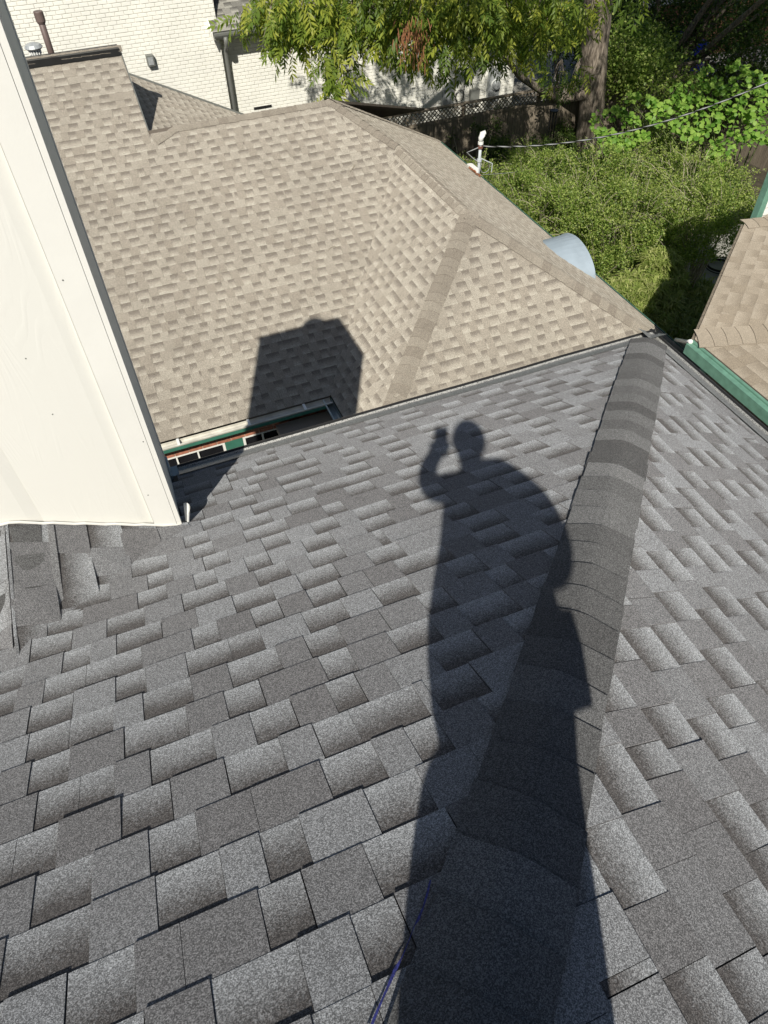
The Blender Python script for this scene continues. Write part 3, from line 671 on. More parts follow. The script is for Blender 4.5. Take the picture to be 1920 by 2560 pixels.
e0 = tp + Vector((.05, 0, -.07)); e1 = dep(2150, 90, 13.0)
pts = catenary(e0, e1, .55, 60); m = MB(); m.tube(pts, .011, 6); m.build('bare_wire', M['cable'], cb)
for ph in (0, math.pi):
    q = [p + Vector((0, .013 * math.cos(i * 1.1 + ph), .013 * math.sin(i * 1.1 + ph))) for i, p in enumerate(pts)]; m = MB(); m.tube(q, .008, 5); m.build('insulated_wire', M['blackcable'], cb)
tw = MB(); tw.tube(catenary(Vector((7.42, 13.0, -6.42)), dep(1600, 330, 20), .25), .005, 5); tag(tw.build('thin_wire', M['cable'], None), 'thin single wire running low in front of the shaded fence', 'wire')
lf = MB(); rr = random.Random(2)
for k in range(70):
    p = Vector((7.22 + rr.uniform(-.10, .03), 13.0 + rr.uniform(-.28, .12), 0)); p.z = SD.z(p.x, p.y) + .02 + rr.uniform(0, .03); a = rr.uniform(0, 6.3); d1 = Vector((math.cos(a), math.sin(a), rr.uniform(-.4, .4))) * .03; d2 = Vector((-math.sin(a), math.cos(a), rr.uniform(-.4, .4))) * .012
    lf.poly([p - d1, p - d2, p + d1, p + d2])
tag(lf.build('leaf_litter', M['rust'], None), kind='stuff')

# white conduit between the two roofs
cp_ = MB(); cp_.tube([Vector((7.35, 6.30, -6.36)), onz(1690, 849, -6.05), onz(1718, 855, -5.5), Vector((5.66, 4.93, -4.80))], .026, 10); 
tag(cp_.build('conduit', M['whitepl'], None, smooth=True), 'thin white pipe bridging from the tan gutter to the green fascia', 'pipe')

# ================================================================ WHITE BRICK HOUSE
wh = thing('white_brick_house', 'white painted brick house with grey shingle roof and grey downspout', 'house')
YW = 20.0; RH = .081; BL = .2032; r = random.Random(4)
m = MB(); m.box((-4, YW + .012, GZ), (12.2, YW + .4, -4.95)); m.box((-4, YW - .16, GZ), (3.80, YW + .012, 2.0)); m.box((12.0, YW + .4, GZ), (12.2, 30, -5.0)); m.build('wall', M['mortar'], wh)
bricks = []
def course_bricks(x0, x1, y, z0, z1):
    k = 0; z = z0
    while z < z1:
        x = x0 + (BL / 2 if k % 2 else 0) + r.uniform(-.01, .01)
        if k % 2: bricks.append((x0 + .003, x - .005, y, z))
        while x < x1 - .03:
            L = BL * (2 if r.random() < .03 else 1); xe = min(x + L - .0095, x1 - .003); bricks.append((x, xe, y, z)); x += L + r.uniform(-.003, .003)
        z += RH; k += 1
course_bricks(3.83, 12.2, YW, -8.7, -5.0); course_bricks(-1.6, 3.80, YW - .172, -7.5, -2.2)
sc = []
for i, (x0, x1, y, z) in enumerate(bricks):
    a, b, zz = pix(((x0 + x1) / 2, y, z)); sc.append(((x1 - x0) / (zz * zz) if (60 < a < 1290 and 0 < b < 290) and not (a > 640 and b < 120) else 0, i))
sc.sort(reverse=True); sg = {i for s, i in sc[:300] if s > 0}; rest = MB()
for i, (x0, x1, y, z) in enumerate(bricks):
    m = MB() if i in sg else rest; d = r.uniform(.003, .0085); t = [r.uniform(-.0025, .0025) for _ in range(4)]; zt_ = z + RH - .0105; ya = y - d + .004
    f = [(x0, ya, z + t[0]), (x1, ya, z + t[1]), (x1, ya, zt_ + t[2]), (x0, ya, zt_ + t[3])]; c_ = .004
    fi = [(x0 + c_, ya - .003, z + t[0] + c_), (x1 - c_, ya - .003, z + t[1] + c_), (x1 - c_, ya - .003, zt_ + t[2] - c_), (x0 + c_, ya - .003, zt_ + t[3] - c_)]
    bk = [(p[0], y + .012, p[2]) for p in f]; m.poly(fi)
    for q in range(4): w_ = (q + 1) % 4; m.poly([f[q], f[w_], fi[w_], fi[q]]); m.poly([bk[q], bk[w_], f[w_], f[q]])
    if i in sg: m.build('brick', M['whitebrick'], wh)
o = rest.build('bricks', M['whitebrick'], wh); o['kind'] = 'stuff'
SW = Slope((0, -1), (0, 19.55), -5.0, .62)
lay(courses(SW, [(3.60, 19.55), (12.6, 19.55), (12.6, 24), (3.60, 24)], seed=101, tab=(.12, .2), expo=.15), M['grey'], wh, limit=120)
slab([(3.60, 19.55), (12.6, 19.55), (12.6, 24), (3.60, 24)], SW, M['deck'], wh, 'roof_deck')
eave_gutter((3.62, 19.54), (12.6, 19.54), (0, -1), -5.01, wh, M['downspout'], w=.11)
m = MB(); m.box((3.62, 19.56, -5.16), (12.6, 19.60, -5.01)); m.build('fascia_board', M['whitebrick'], wh)
m = MB(); m.box((3.62, 19.60, -5.16), (12.6, 20.0, -5.14)); m.build('soffit', M['whitebrick'], wh)
a = Vector((3.60, 19.5, -5.02)); b = Vector((3.60, 23, -5.02 + 3.5 * .62)); m = MB(); m.prism([a + Vector((-.03, 0, -.14)), b + Vector((-.03, 0, -.14)), b + Vector((.0, 0, -.14)), a + Vector((.0, 0, -.14))], [a + Vector((-.03, 0, .03)), b + Vector((-.03, 0, .03)), b + Vector((0, 0, .03)), a + Vector((0, 0, .03))]); m.build('rake_board', M['whitebrick'], wh)
q = ony(545, 95, 19.60); dsx = 3.80 + .10
m = MB(); m.tube([(dsx - .02, 19.48, -5.10), (dsx - .02, 19.48, -5.22), (dsx, 19.60, -5.34), (dsx, 19.76, -5.42), (dsx, 19.80, -5.5), (dsx, 19.86, -5.7), (dsx, 19.90, GZ)], .052, 12); m.build('downspout', M['downspout'], wh, smooth=True)
# fittings on the white wall
def onwall(px, py): return ony(px, py, YW - .01)
q = ony(375, 150, YW - .18)
ve = MB(); ve.box((q.x - .085, YW - .30, q.z - .10), (q.x + .085, YW - .16, q.z + .12)); vv = ve.build('dryer_vent', M['downspout'], wh); m = MB(); m.box((q.x - .06, YW - .315, q.z - .07), (q.x + .06, YW - .30, q.z + .085)); m.build('vent_flap', M['galv'], vv)
for (px, py, w_) in ((812, 223, .17), (865, 214, .17), (657, 268, .48)):
    q = onwall(px, py); m = MB(); m.box((q.x - w_ / 2, YW - .02, q.z - .03), (q.x + w_ / 2, YW - .004, q.z + .03)); m.build('crawl_vent', M['black'], wh)
q = onwall(1233, 210); m = MB(); m.box((q.x - .20, YW - .09, q.z - .75), (q.x + .17, YW - .003, q.z + .42)); pn = m.build('electric_panel', M['galv'], wh)
m = MB(); c0 = Vector((q.x + .04, YW - .09, q.z)); m.tube([c0, c0 + Vector((0, -.03, 0)), c0 + Vector((0, -.10, 0))], [.12, .115, .10], 20); m.build('meter_dial', M['galv'], pn)
m = MB(); m.tube([c0, c0 + Vector((0, -.035, 0))], .145, 20, caps=False); m.build('meter_ring', M['whitepl'], pn)
q = onwall(1183, 240); m = MB(); m.box((q.x - .14, YW - .13, q.z - .2), (q.x + .14, YW - .003, q.z + .2)); m.build('utility_box', M['downspout'], wh)
q = onwall(1118, 240); m = MB(); m.box((q.x - .16, YW - .10, q.z - .25), (q.x + .16, YW - .003, q.z + .2)); m.build('utility_box', M['galv'], wh)
q = onwall(1147, 238); pts = [q + Vector((.13 * math.cos(a) + .01 * math.sin(a * .4), -.06, .15 * math.sin(a))) for a in np.linspace(0, 18, 70)]
m = MB(); m.tube(pts, .008, 5); m.build('coiled_cable', M['blackcable'], wh)
m = MB(); m.tube([q + Vector((-.17, -.03, -.05)), q + Vector((-.15, -.03, .9)), q + Vector((-.1, -.03, 1.6))], .010, 5); m.build('wall_cable', M['blackcable'], wh)
m = MB(); m.tube([q + Vector((.13, -.04, 0)), q + Vector((.17, -.03, .6)), q + Vector((.19, -.03, 1.6))], .010, 5); m.build('wall_cable', M['blackcable'], wh)

# ================================================================ FENCE WITH LATTICE TOP
fn = thing('lattice_fence', 'weathered grey board fence with lattice top in front of the white wall', 'fence')
FY = 18.9; x = 5.9; zt2 = -7.25; r = random.Random(6)
while x < 18.2:
    w_ = .14 + r.uniform(-.004, .004); m = MB(); m.box((x, FY - .012 + r.uniform(-.004, .004), GZ), (x + w_, FY + .010, zt2 - .40 + r.uniform(-.01, .005))); m.build('board', M['woodgrey'], fn); x += w_ + .006
for z0, z1, y0, y1 in ((zt2 - .04, zt2, FY - .055, FY + .06), (zt2 - .40, zt2 - .33, FY - .045, FY + .03)):
    m = MB(); m.box((5.9, y0, z0), (18.3, y1, z1)); m.build('rail', M['woodgrey'], fn)
def lattice(parent, x0, x1, z0, z1, mk, step=.11):
    h = z1 - z0; x = x0 - h
    while x < x1:
        for s in (1, -1):
            xa, xb = (x, x + h) if s > 0 else (x + h, x); m = MB(); yy = 0 if s > 0 else .012; w_ = .017
            if min(xa, xb) < x0 or max(xa, xb) > x1: continue
            m.prism([mk(xa - w_, yy, z0), mk(xa + w_, yy, z0), mk(xa + w_, yy + .008, z0), mk(xa - w_, yy + .008, z0)], [mk(xb - w_, yy, z1), mk(xb + w_, yy, z1), mk(xb + w_, yy + .008, z1), mk(xb - w_, yy + .008, z1)])
            m.build('lattice_slat', M['woodgrey'], parent)
        x += step
lattice(fn, 6.4, 18.2, zt2 - .33, zt2 - .04, lambda x, y, z: Vector((x, FY - .01 + y, z)), step=.115)
for x in (7.6, 10.0, 12.4, 14.8, 17.2, 18.25):
    m = MB(); m.box((x, FY + .02, GZ), (x + .09, FY + .11, zt2 - .045)); m.build('post', M['woodgrey'], fn)
f2 = thing('side_lattice_fence', 'shaded lattice topped fence running away behind the lime green leaves', 'fence')
y = 12.5
while y < 18.8:
    m = MB(); m.box((18.34, y, GZ), (18.36, y + .135, zt2 - .5)); m.build('board', M['woodgrey'], f2); y += .142
for z0, z1 in ((zt2 - .14, zt2 - .08), (zt2 - .56, zt2 - .49)):
    m = MB(); m.box((18.30, 12.5, z0), (18.40, 18.86, z1)); m.build('rail', M['woodgrey'], f2)
lattice(f2, 12.5, 18.8, zt2 - .49, zt2 - .14, lambda x, y, z: Vector((18.35 + y, x, z)), step=.12)
# cedar fence and blue bins further back
f3 = thing('cedar_fence', 'reddish brown cedar plank fence beyond the blue bins', 'fence'); x = 20.2
while x < 30:
    m = MB(); m.box((x, 24.6, GZ), (x + .17, 24.63, GZ + 1.9)); m.build('plank', M['cedar'], f3); x += .18
m = MB(); m.box((20.2, 24.54, GZ + 1.78), (30, 24.6, GZ + 1.92)); m.build('rail', M['cedar'], f3)
f4 = thing('back_cedar_fence', 'dark cedar plank fence closing the shaded driveway', 'fence'); x = 13.5
while x < 20:
    m = MB(); m.box((x, 31.0, GZ), (x + .2, 31.03, GZ + 1.9)); m.build('plank', M['cedar'], f4); x += .21
def bin_(loc, label, sc_=1.0):
    b = thing('recycling_bin', label, 'bin', loc, 'blue recycling bins'); m = MB(); h = .95 * sc_
    m.prism([Vector((-.24, -.26, .08)), Vector((.24, -.26, .08)), Vector((.24, .26, .08)), Vector((-.24, .26, .08))], [Vector((-.31, -.34, h)), Vector((.31, -.34, h)), Vector((.31, .34, h)), Vector((-.31, .34, h))]); m.build('body', M['blue'], b)
    m = MB(); m.prism([Vector((-.33, -.37, h)), Vector((.33, -.37, h)), Vector((.33, .37, h)), Vector((-.33, .37, h))], [Vector((-.25, -.25, h + .09)), Vector((.25, -.25, h + .09)), Vector((.25, .25, h + .09)), Vector((-.25, .25, h + .09))]); m.build('lid', M['blue'], b)
    for s in (-1, 1): m = MB(); m.tube([(s * .20, .24, .10), (s * .27, .24, .10)], .10, 12); m.build('wheel', M['black'], b)
q = onz(1705, 100, GZ + .8); bin_((q.x, q.y, GZ), 'blue wheeled bin in the dark shade, left of the pair')
q = onz(1740, 120, GZ + .8); bin_((q.x, q.y, GZ), 'brighter blue wheeled bin, right of the pair by the cedar fence')

# ================================================================ GREEN TRIMMED BUILDING ON THE RIGHT
rb = thing('green_trimmed_house', 'neighbouring roof with sand coloured shingles and green fascia at the right edge', 'house')
EC = Vector((5.73, 4.95, 0)); EZ2 = -4.80; az = R_(51); du = Vector((math.sin(az), math.cos(az), 0)); nu = Vector((-math.cos(az), math.sin(az), 0))
EK = .13
SE1 = Slope((-1, 0), (EC.x, 0), EZ2, EK); SE2 = Slope((nu.x, nu.y), (EC.x, EC.y), EZ2, EK)
bis = (Vector((0, -1, 0)) + du).normalized(); far = EC + bis * 6; up_ = EC + du * 2.98
c2 = (du + Vector((1, 0, 0))).normalized()
bi2 = (-du + Vector((.995, .1, 0))).normalized(); top2 = up_ + Vector((.9, -.55, 0)).normalized() * 4
P1_ = [(EC.x, EC.y), (EC.x, -1.5), (far.x, -1.5), (far.x, far.y)]
P2_ = [(EC.x, EC.y), (up_.x, up_.y), (top2.x + 1.5, top2.y), (far.x, far.y)]
t1 = courses(SE1, P1_, seed=111, tab=(.12, .2), expo=.16, thick=.7); t2 = courses(SE2, P2_, seed=112, tab=(.12, .2), expo=.16, thick=.7)
lay(t1 + t2, M['sand'], rb)
slab(P1_, SE1, M['tandeck'], rb, 'roof_deck'); slab(P2_, SE2, M['tandeck'], rb, 'roof_deck')
hz = lambda p: Vector((p.x, p.y, SE1.z(p.x, p.y) + .006))
caps(hz(EC + bis * .02), hz(EC + bis * 5), SE2.n, SE1.n, .34, M['sand'], rb, seed=33, name='hip_cap', rise=.01, expo=.15)
SE3 = Slope((-.17, .985), (up_.x, up_.y), EZ2, EK); P3_ = [(up_.x, up_.y), (up_.x + 4, up_.y + .7), (top2.x + 3, top2.y), (top2.x + 1.5, top2.y)]
lay(courses(SE3, P3_, seed=113, tab=(.12, .2), expo=.16, thick=.7), M['sand'], rb, limit=40)
slab(P3_, SE3, M['tandeck'], rb, 'roof_deck')
u3 = Vector((top2.x + 1.5 - up_.x, top2.y - up_.y, 0)).normalized()
caps(Vector((up_.x, up_.y, EZ2 + .005)), Vector((up_.x, up_.y, EZ2 + .005)) + u3 * 2 + Vector((0, 0, SE2.z(up_.x + u3.x * 2, up_.y + u3.y * 2) - EZ2)), SE3.n, SE2.n, .3, M['sand'], rb, seed=34, name='hip_cap', rise=.01, expo=.15)
m = MB(); m.box((EC.x - .035, -1.5, EZ2 - .20), (EC.x - .002, EC.y + .01, EZ2 - .012)); m.build('fascia_board', M['greenlight'], rb)
m = MB(); m.box((EC.x - .10, -1.5, EZ2 - .155), (EC.x - .037, EC.y + .0, EZ2 - .03)); m.build('gutter', M['greenlight'], rb)
m = MB(); m.box((EC.x + .0, -1.5, EZ2 - .30), (EC.x + .05, EC.y - .3, EZ2 - .205)); m.build('eave_beam', M['woodgrey'], rb)
m = MB(); a = EC + nu * .002; b = up_ + nu * .002; m.prism([a + Vector((0, 0, EZ2 - .17)), b + Vector((0, 0, EZ2 - .17)), b + nu * .03 + Vector((0, 0, EZ2 - .17)), a + nu * .03 + Vector((0, 0, EZ2 - .17))], [a + Vector((0, 0, EZ2 - .012)), b + Vector((0, 0, EZ2 - .012)), b + nu * .03 + Vector((0, 0, EZ2 - .012)), a + nu * .03 + Vector((0, 0, EZ2 - .012))]); m.build('fascia_board', M['woodgrey'], rb)
m = MB(); m.box((EC.x + .45, -1.5, GZ), (EC.x + 6, 4.4, EZ2 - .2)); m.build('wall', M['green'], rb)
m = MB(); m.box((EC.x - .02, 4.62, -6.2), (EC.x + .07, 4.71, EZ2 - .21)); m.build('post', M['greenlight'], rb)
m = MB(); m.box((9.3, 3.0, EZ2 - .3), (16, 7.0, -4.0)); m.build('upper_shade_box', M['trim'], rb)  # out-of-view upper storey box, added to cast shade on the yard
# upper wall with lap siding and green corner board
q = onz(1916, 520, -4.75); m = MB(); m.box((q.x - .12, q.y, -6.0), (q.x - .02, q.y + .1, -3.2)); m.build('corner_board', M['greenlight'], rb)
for k in range(16):
    z = -5.2 + k * .11; m = MB(); m.prism([Vector((q.x - .02, q.y + .02, z)), Vector((q.x + 2.5, q.y + .02, z)), Vector((q.x + 2.5, q.y + .06, z)), Vector((q.x - .02, q.y + .06, z))], [Vector((q.x - .02, q.y + .045, z + .112)), Vector((q.x + 2.5, q.y + .045, z + .112)), Vector((q.x + 2.5, q.y + .06, z + .112)), Vector((q.x - .02, q.y + .06, z + .112))]); m.build('siding_board', M['trim'], rb)

# ================================================================ VEGETATION
def unit(n): v = rng.normal(size=(n, 3)); return v / np.linalg.norm(v, axis=1)[:, None]
def leaf_quads(P, size, aspect, up_bias=0.75, asp_j=.3):
    n = len(P); a = unit(n); nn = unit(n) + np.array([0, 0, up_bias]); nn /= np.linalg.norm(nn, axis=1)[:, None]
    a = a - (a * nn).sum(1)[:, None] * nn; a /= np.linalg.norm(a, axis=1)[:, None]; b = np.cross(nn, a)
    s = (size * (1 + asp_j * rng.uniform(-1, 1, n)))[:, None]
    V = np.stack([P - a * s * .5, P + b * s * aspect * .5, P + a * s * .5, P - b * s * aspect * .5], 1).reshape(-1, 3)
    Fq = np.arange(n * 4).reshape(n, 4); t = rng.uniform(0, 1, n)
    return V, Fq, np.repeat(np.stack([t, t, t, np.ones(n)], 1), 4, 0)
def blob_points(blobs, n, shell=.55, clump=60, cr=.16):
    w = np.array([b[3] * b[4] * b[5] for b in blobs]) ** .67; w /= w.sum(); out = []
    for b, k in zip(blobs, (w * n).astype(int)):
        nc = max(6, int(k / clump)); d = unit(nc); rr_ = (shell + (1 - shell) * rng.uniform(0, 1, nc) ** .6); cen = d * rr_[:, None]
        cen = cen * np.array(b[3:6]) + np.array(b[:3]); idx = rng.integers(0, nc, k)
        out.append(cen[idx] + rng.normal(size=(k, 3)) * cr)
    return np.concatenate(out)
def twigs(parent, base, blobs, n, matr, r0=.02, name='branch', seed=1):
    r = random.Random(seed); m = MB()
    for k in range(n):
        b = r.choice(blobs); e = Vector((b[0] + r.uniform(-1, 1) * b[3], b[1] + r.uniform(-1, 1) * b[4], b[2] + r.uniform(.2, 1.02) * b[5])); s = Vector(base) + Vector((r.uniform(-.2, .2), r.uniform(-.2, .2), 0))
        mid = s.lerp(e, .5) + Vector((r.uniform(-.2, .2), r.uniform(-.2, .2), r.uniform(0, .3))); q = r.uniform(.5, 1); pts = [s, s.lerp(mid, .6), mid, mid.lerp(e, .6) + Vector((r.uniform(-.1, .1), r.uniform(-.1, .1), .05)), e]
        m.tube(pts, [r0 * q, r0 * .8 * q, r0 * .6 * q, r0 * .4 * q, r0 * .15 * q], 5, caps=False)
    return m.build(name, matr, parent)
def shrub(name, label, cat, base, blobs, n, size, aspect, mt, group=None, cr=.085, clump=120, twn=30, tr=.022, twmat='twig', shell=.7, sprays=0):
    t = thing(name, label, cat, (0, 0, 0), group); P = blob_points(blobs, n, cr=cr, clump=clump, shell=shell); P = P[P[:, 2] > GZ + .05]
    V, Fq, col = leaf_quads(P, size, aspect); o = np_mesh('foliage', V, Fq, mt, t, col); o['kind'] = 'stuff'
    if twn: twigs(t, base, blobs, twn, M[twmat], tr)
    if sprays:
        ws = np.array([b[3] for b in blobs]); idx = rng.choice(len(blobs), sprays, p=ws / ws.sum()); d = unit(sprays); d[:, 2] = np.abs(d[:, 2]); B = np.array(blobs)[idx]
        s0 = B[:, :3] + d * B[:, 3:6] * .8; dr = d + rng.normal(size=(sprays, 3)) * .5 + np.array([0, 0, .25]); dr /= np.linalg.norm(dr, axis=1)[:, None]; Ls = rng.uniform(.22, .62, sprays); PP = []; mt_ = MB()
        for i in range(sprays):
            tt = rng.uniform(.1, 1, 34)[:, None]; q = s0[i] + dr[i] * Ls[i] * tt + np.array([0, 0, -.22]) * (tt ** 2) * Ls[i]; PP.append(q + rng.normal(size=(34, 3)) * .028)
            a_ = Vector(s0[i]); e_ = a_ + Vector(dr[i]) * Ls[i]; mt_.tube([a_, (a_ + e_) / 2, e_ - Vector((0, 0, .22 * Ls[i]))], [.006, .005, .002], 3, caps=False)
        V, Fq, col = leaf_quads(np.concatenate(PP), size * .95, aspect, .9); col[:, 0] = .55 + .42 * col[:, 0]
        o = np_mesh('sprays', V, Fq, mt, t, col); o['kind'] = 'stuff'; o = mt_.build('spray_stems', M['twig'], t); o['kind'] = 'stuff'
    return t
def bl(px, py, z, rx, ry=None, rz=None):
    p = onz(px, py, z); return (p.x, p.y, p.z, rx, ry or rx, rz or rx)
# holly hedge between the roofs: three clipped-together shrubs
hb1 = [bl(1190, 470, -7.6, .55), bl(1290, 520, -7.5, .8), bl(1380, 470, -7.5, .75), bl(1320, 430, -7.9, .6), bl(1400, 560, -7.3, .75), bl(1250, 560, -7.8, .6)]
shrub('holly_shrub', 'bright green small leaved shrub beside the tan roof eave', 'shrub', (9.0, 13.0, GZ), hb1, 42000, .044, .60, M['holly'], 'small leaved shrubs between the roofs', sprays=420, twn=70, shell=.8)
hb2 = [bl(1500, 470, -7.2, .85), bl(1560, 560, -7.2, .85), bl(1480, 600, -7.4, .75), bl(1600, 480, -7.4, .8), bl(1560, 410, -7.8, .6), bl(1500, 680, -7.9, .55), bl(1440, 530, -7.3, .7)]
shrub('holly_shrub', 'bright green small leaved shrub in the middle, with pale twigs and a gap', 'shrub', (10.3, 11.7, GZ), hb2, 42000, .044, .60, M['holly'], 'small leaved shrubs between the roofs', sprays=420, twn=70, shell=.8)
hb3 = [bl(1700, 480, -7.2, .8), bl(1760, 560, -7.2, .75), bl(1800, 500, -7.3, .65), bl(1680, 590, -7.4, .7), bl(1640, 630, -7.6, .55), bl(1740, 410, -7.7, .55), bl(1620, 370, -7.9, .6), bl(1830, 540, -7.5, .45)]
shrub('holly_shrub', 'bright green small leaved shrub nearest the sand coloured roof', 'shrub', (11.7, 10.8, GZ), hb3, 42000, .044, .60, M['holly'], 'small leaved shrubs between the roofs', sprays=420, twn=70, shell=.8)
# dead branch
m = MB(); q0 = onz(1560, 695, -8.2); q1 = onz(1605, 660, -7.9); q2 = onz(1638, 632, -7.6); m.tube([q0, q1, q2], [.035, .055, .045], 8); m.tube([q1, q1 + Vector((.25, .2, .1))], [.03, .01], 6)
tag(m.build('dead_branch', M['deadwood'], None), 'thick grey dead branch lying on top of the middle shrub', 'branch')
# shaded shrubs in front of the fence, under the canopy
def fenceblobs(lst): return [bl(*q) for q in lst]
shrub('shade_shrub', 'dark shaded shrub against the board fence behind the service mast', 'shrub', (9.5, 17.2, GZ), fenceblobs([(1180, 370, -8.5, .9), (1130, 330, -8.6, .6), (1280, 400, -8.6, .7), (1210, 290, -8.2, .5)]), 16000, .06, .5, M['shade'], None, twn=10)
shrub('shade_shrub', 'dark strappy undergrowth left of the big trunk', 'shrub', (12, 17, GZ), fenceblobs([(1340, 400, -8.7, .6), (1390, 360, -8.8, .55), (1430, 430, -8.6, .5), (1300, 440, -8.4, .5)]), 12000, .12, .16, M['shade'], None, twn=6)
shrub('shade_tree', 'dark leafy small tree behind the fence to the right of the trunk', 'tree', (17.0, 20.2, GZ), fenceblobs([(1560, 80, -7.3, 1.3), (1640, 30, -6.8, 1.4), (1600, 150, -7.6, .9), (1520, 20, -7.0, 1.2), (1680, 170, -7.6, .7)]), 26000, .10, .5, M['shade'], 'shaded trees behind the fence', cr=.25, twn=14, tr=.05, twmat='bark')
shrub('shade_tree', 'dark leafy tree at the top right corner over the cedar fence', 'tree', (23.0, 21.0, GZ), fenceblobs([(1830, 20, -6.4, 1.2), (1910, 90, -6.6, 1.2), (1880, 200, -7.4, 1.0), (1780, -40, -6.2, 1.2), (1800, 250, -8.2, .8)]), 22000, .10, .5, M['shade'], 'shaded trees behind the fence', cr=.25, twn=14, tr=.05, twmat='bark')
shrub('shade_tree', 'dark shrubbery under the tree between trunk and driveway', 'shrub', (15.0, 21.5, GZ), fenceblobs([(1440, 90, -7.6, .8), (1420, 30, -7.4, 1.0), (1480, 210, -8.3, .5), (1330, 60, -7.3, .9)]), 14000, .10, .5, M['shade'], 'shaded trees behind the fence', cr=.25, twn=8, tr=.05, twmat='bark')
shrub('boxleaf_shrub', 'sun flecked round leaved shrub hanging over the fence right of the trunk', 'shrub', (15.5, 18.0, GZ), fenceblobs([(1560, 175, -7.0, .75), (1630, 200, -7.0, .7), (1690, 215, -7.1, .5), (1540, 130, -6.8, .6), (1600, 130, -6.9, .7)]), 11000, .085, .7, M['holly'], None, cr=.2, twn=20, tr=.03)
m = MB(); r = random.Random(12)
for k in range(12):
    q = Vector((14.9 + k * .17, 18.2 - r.uniform(0, .4), GZ)); e = q + Vector((r.uniform(-.6, .5), r.uniform(-.2, .2), r.uniform(1.2, 2.1))); m.tube([q, q.lerp(e, .5) + Vector((r.uniform(-.1, .1), 0, 0)), e], [.03, .024, .014], 5)
tag(m.build('bare_stems', M['twig'], None), 'thin crossing bare stems against the fence right of the trunk', 'stems')
# broad lime leaves: climbing vine, every leaf a heart-shaped piece
def heart(name, s=1.0):
    pts = [(0, -.42), (.20, -.50), (.40, -.38), (.50, -.08), (.42, .18), (.22, .38), (0, .62), (-.22, .38), (-.42, .18), (-.50, -.08), (-.40, -.38), (-.20, -.50)]
    V = [(x * s, y * s, -.10 * abs(x) * s - .05 * y * y * s) for x, y in pts] + [(0, 0, .05 * s)]
    me = bpy.data.meshes.new(name); me.from_pydata(V, [], [(i, (i + 1) % 12, 12) for i in range(12)]); me.materials.append(M['lime']); me.update(); return me
hm = [heart('heart_leaf', s) for s in (.085, .105, .125)]
def leafy(name, label, cat, lists, nsolo, nrest, base, seed, droop=.5):
    t = thing(name, label, cat); r = random.Random(seed); pos = []
    for (px, py, z, rad) in lists:
        c = onz(px, py, z); pos.append((c, rad))
    allp = []
    for k in range(nsolo + nrest):
        c, rad = r.choices(pos, weights=[q[1] ** 2 for q in pos])[0]
        d = Vector((r.gauss(0, 1), r.gauss(0, 1), r.gauss(0, 1))).normalized() * rad * (r.uniform(.1, 1.2) ** .5); d.z *= .45; d.z += .10 * math.sin(7 * d.x + c.x * 5); p = c + d
        allp.append(p)
    allp.sort(key=lambda p: p.dot(UP) * 0 - p.z)
    mbv = []; 
    for k, p in enumerate(allp):
        nrm = Vector((r.gauss(-.30, .45), r.gauss(-.45, .45), 1)).normalized(); q = nrm.to_track_quat('Z', 'Y').to_matrix().to_4x4() @ Matrix.Rotation(r.uniform(0, 6.28), 4, 'Z')
        M4 = Matrix.Translation(p) @ q
        if k < nsolo: o = link('leaf', r.choice(hm), t); o.matrix_local = M4
        else: mbv.append((M4, r.choice(hm)))
    V = []; Fs = []; n0 = 0; cols = []
    for M4, me in mbv:
        A = np.array(M4); co = np.array([v.co[:] for v in me.vertices]); co = co @ A[:3, :3].T + A[:3, 3]; V.append(co); Fs.append(np.array([[i, (i + 1) % 12, 12] for i in range(12)]) + n0); n0 += 13; tt = r.random(); cols.append(np.tile([tt, tt, tt, 1], (13, 1)))
    if V: o = np_mesh('leaves', np.concatenate(V), np.concatenate(Fs), M['lime'], t, np.concatenate(cols)); o['kind'] = 'stuff'
    m = MB()
    for c, rad in pos:
        s = Vector(base); m.tube([s, s.lerp(c, .4) + Vector((0, 0, .3)), c], [.03, .02, .008], 5)
    m.build('stem', M['stem'], t); return t
leafy('broadleaf_vine', 'tall vine with bright lime heart shaped leaves at the right edge', 'vine', [(1660, 265, -6.6, .42), (1720, 240, -6.5, .45), (1790, 215, -6.3, .45), (1850, 170, -6.2, .38), (1900, 190, -6.2, .40), (1780, 290, -6.6, .55), (1860, 270, -6.5, .5), (1910, 290, -6.5, .45), (1720, 330, -6.8, .42), (1830, 350, -6.8, .5), (1900, 350, -6.7, .35), (1800, 390, -7.0, .32), (1690, 290, -6.8, .4), (1870, 230, -6.4, .5), (1580, 255, -6.6, .2), (1620, 250, -6.6, .28), (1760, 180, -6.3, .2), (1640, 300, -6.9, .25)], 290, 760, (14.5, 13.0, GZ), 5)
leafy('broadleaf_sapling', 'small lime leaved sapling just right of the trunk base', 'sapling', [(1510, 330, -7.1, .32), (1555, 345, -7.1, .36), (1580, 310, -7.1, .28), (1530, 290, -7.1, .24), (1600, 350, -7.2, .24), (1520, 375, -7.2, .3), (1495, 290, -7.1, .2), (1555, 275, -7.1, .2)], 150, 200, (13.5, 15.2, GZ), 6)
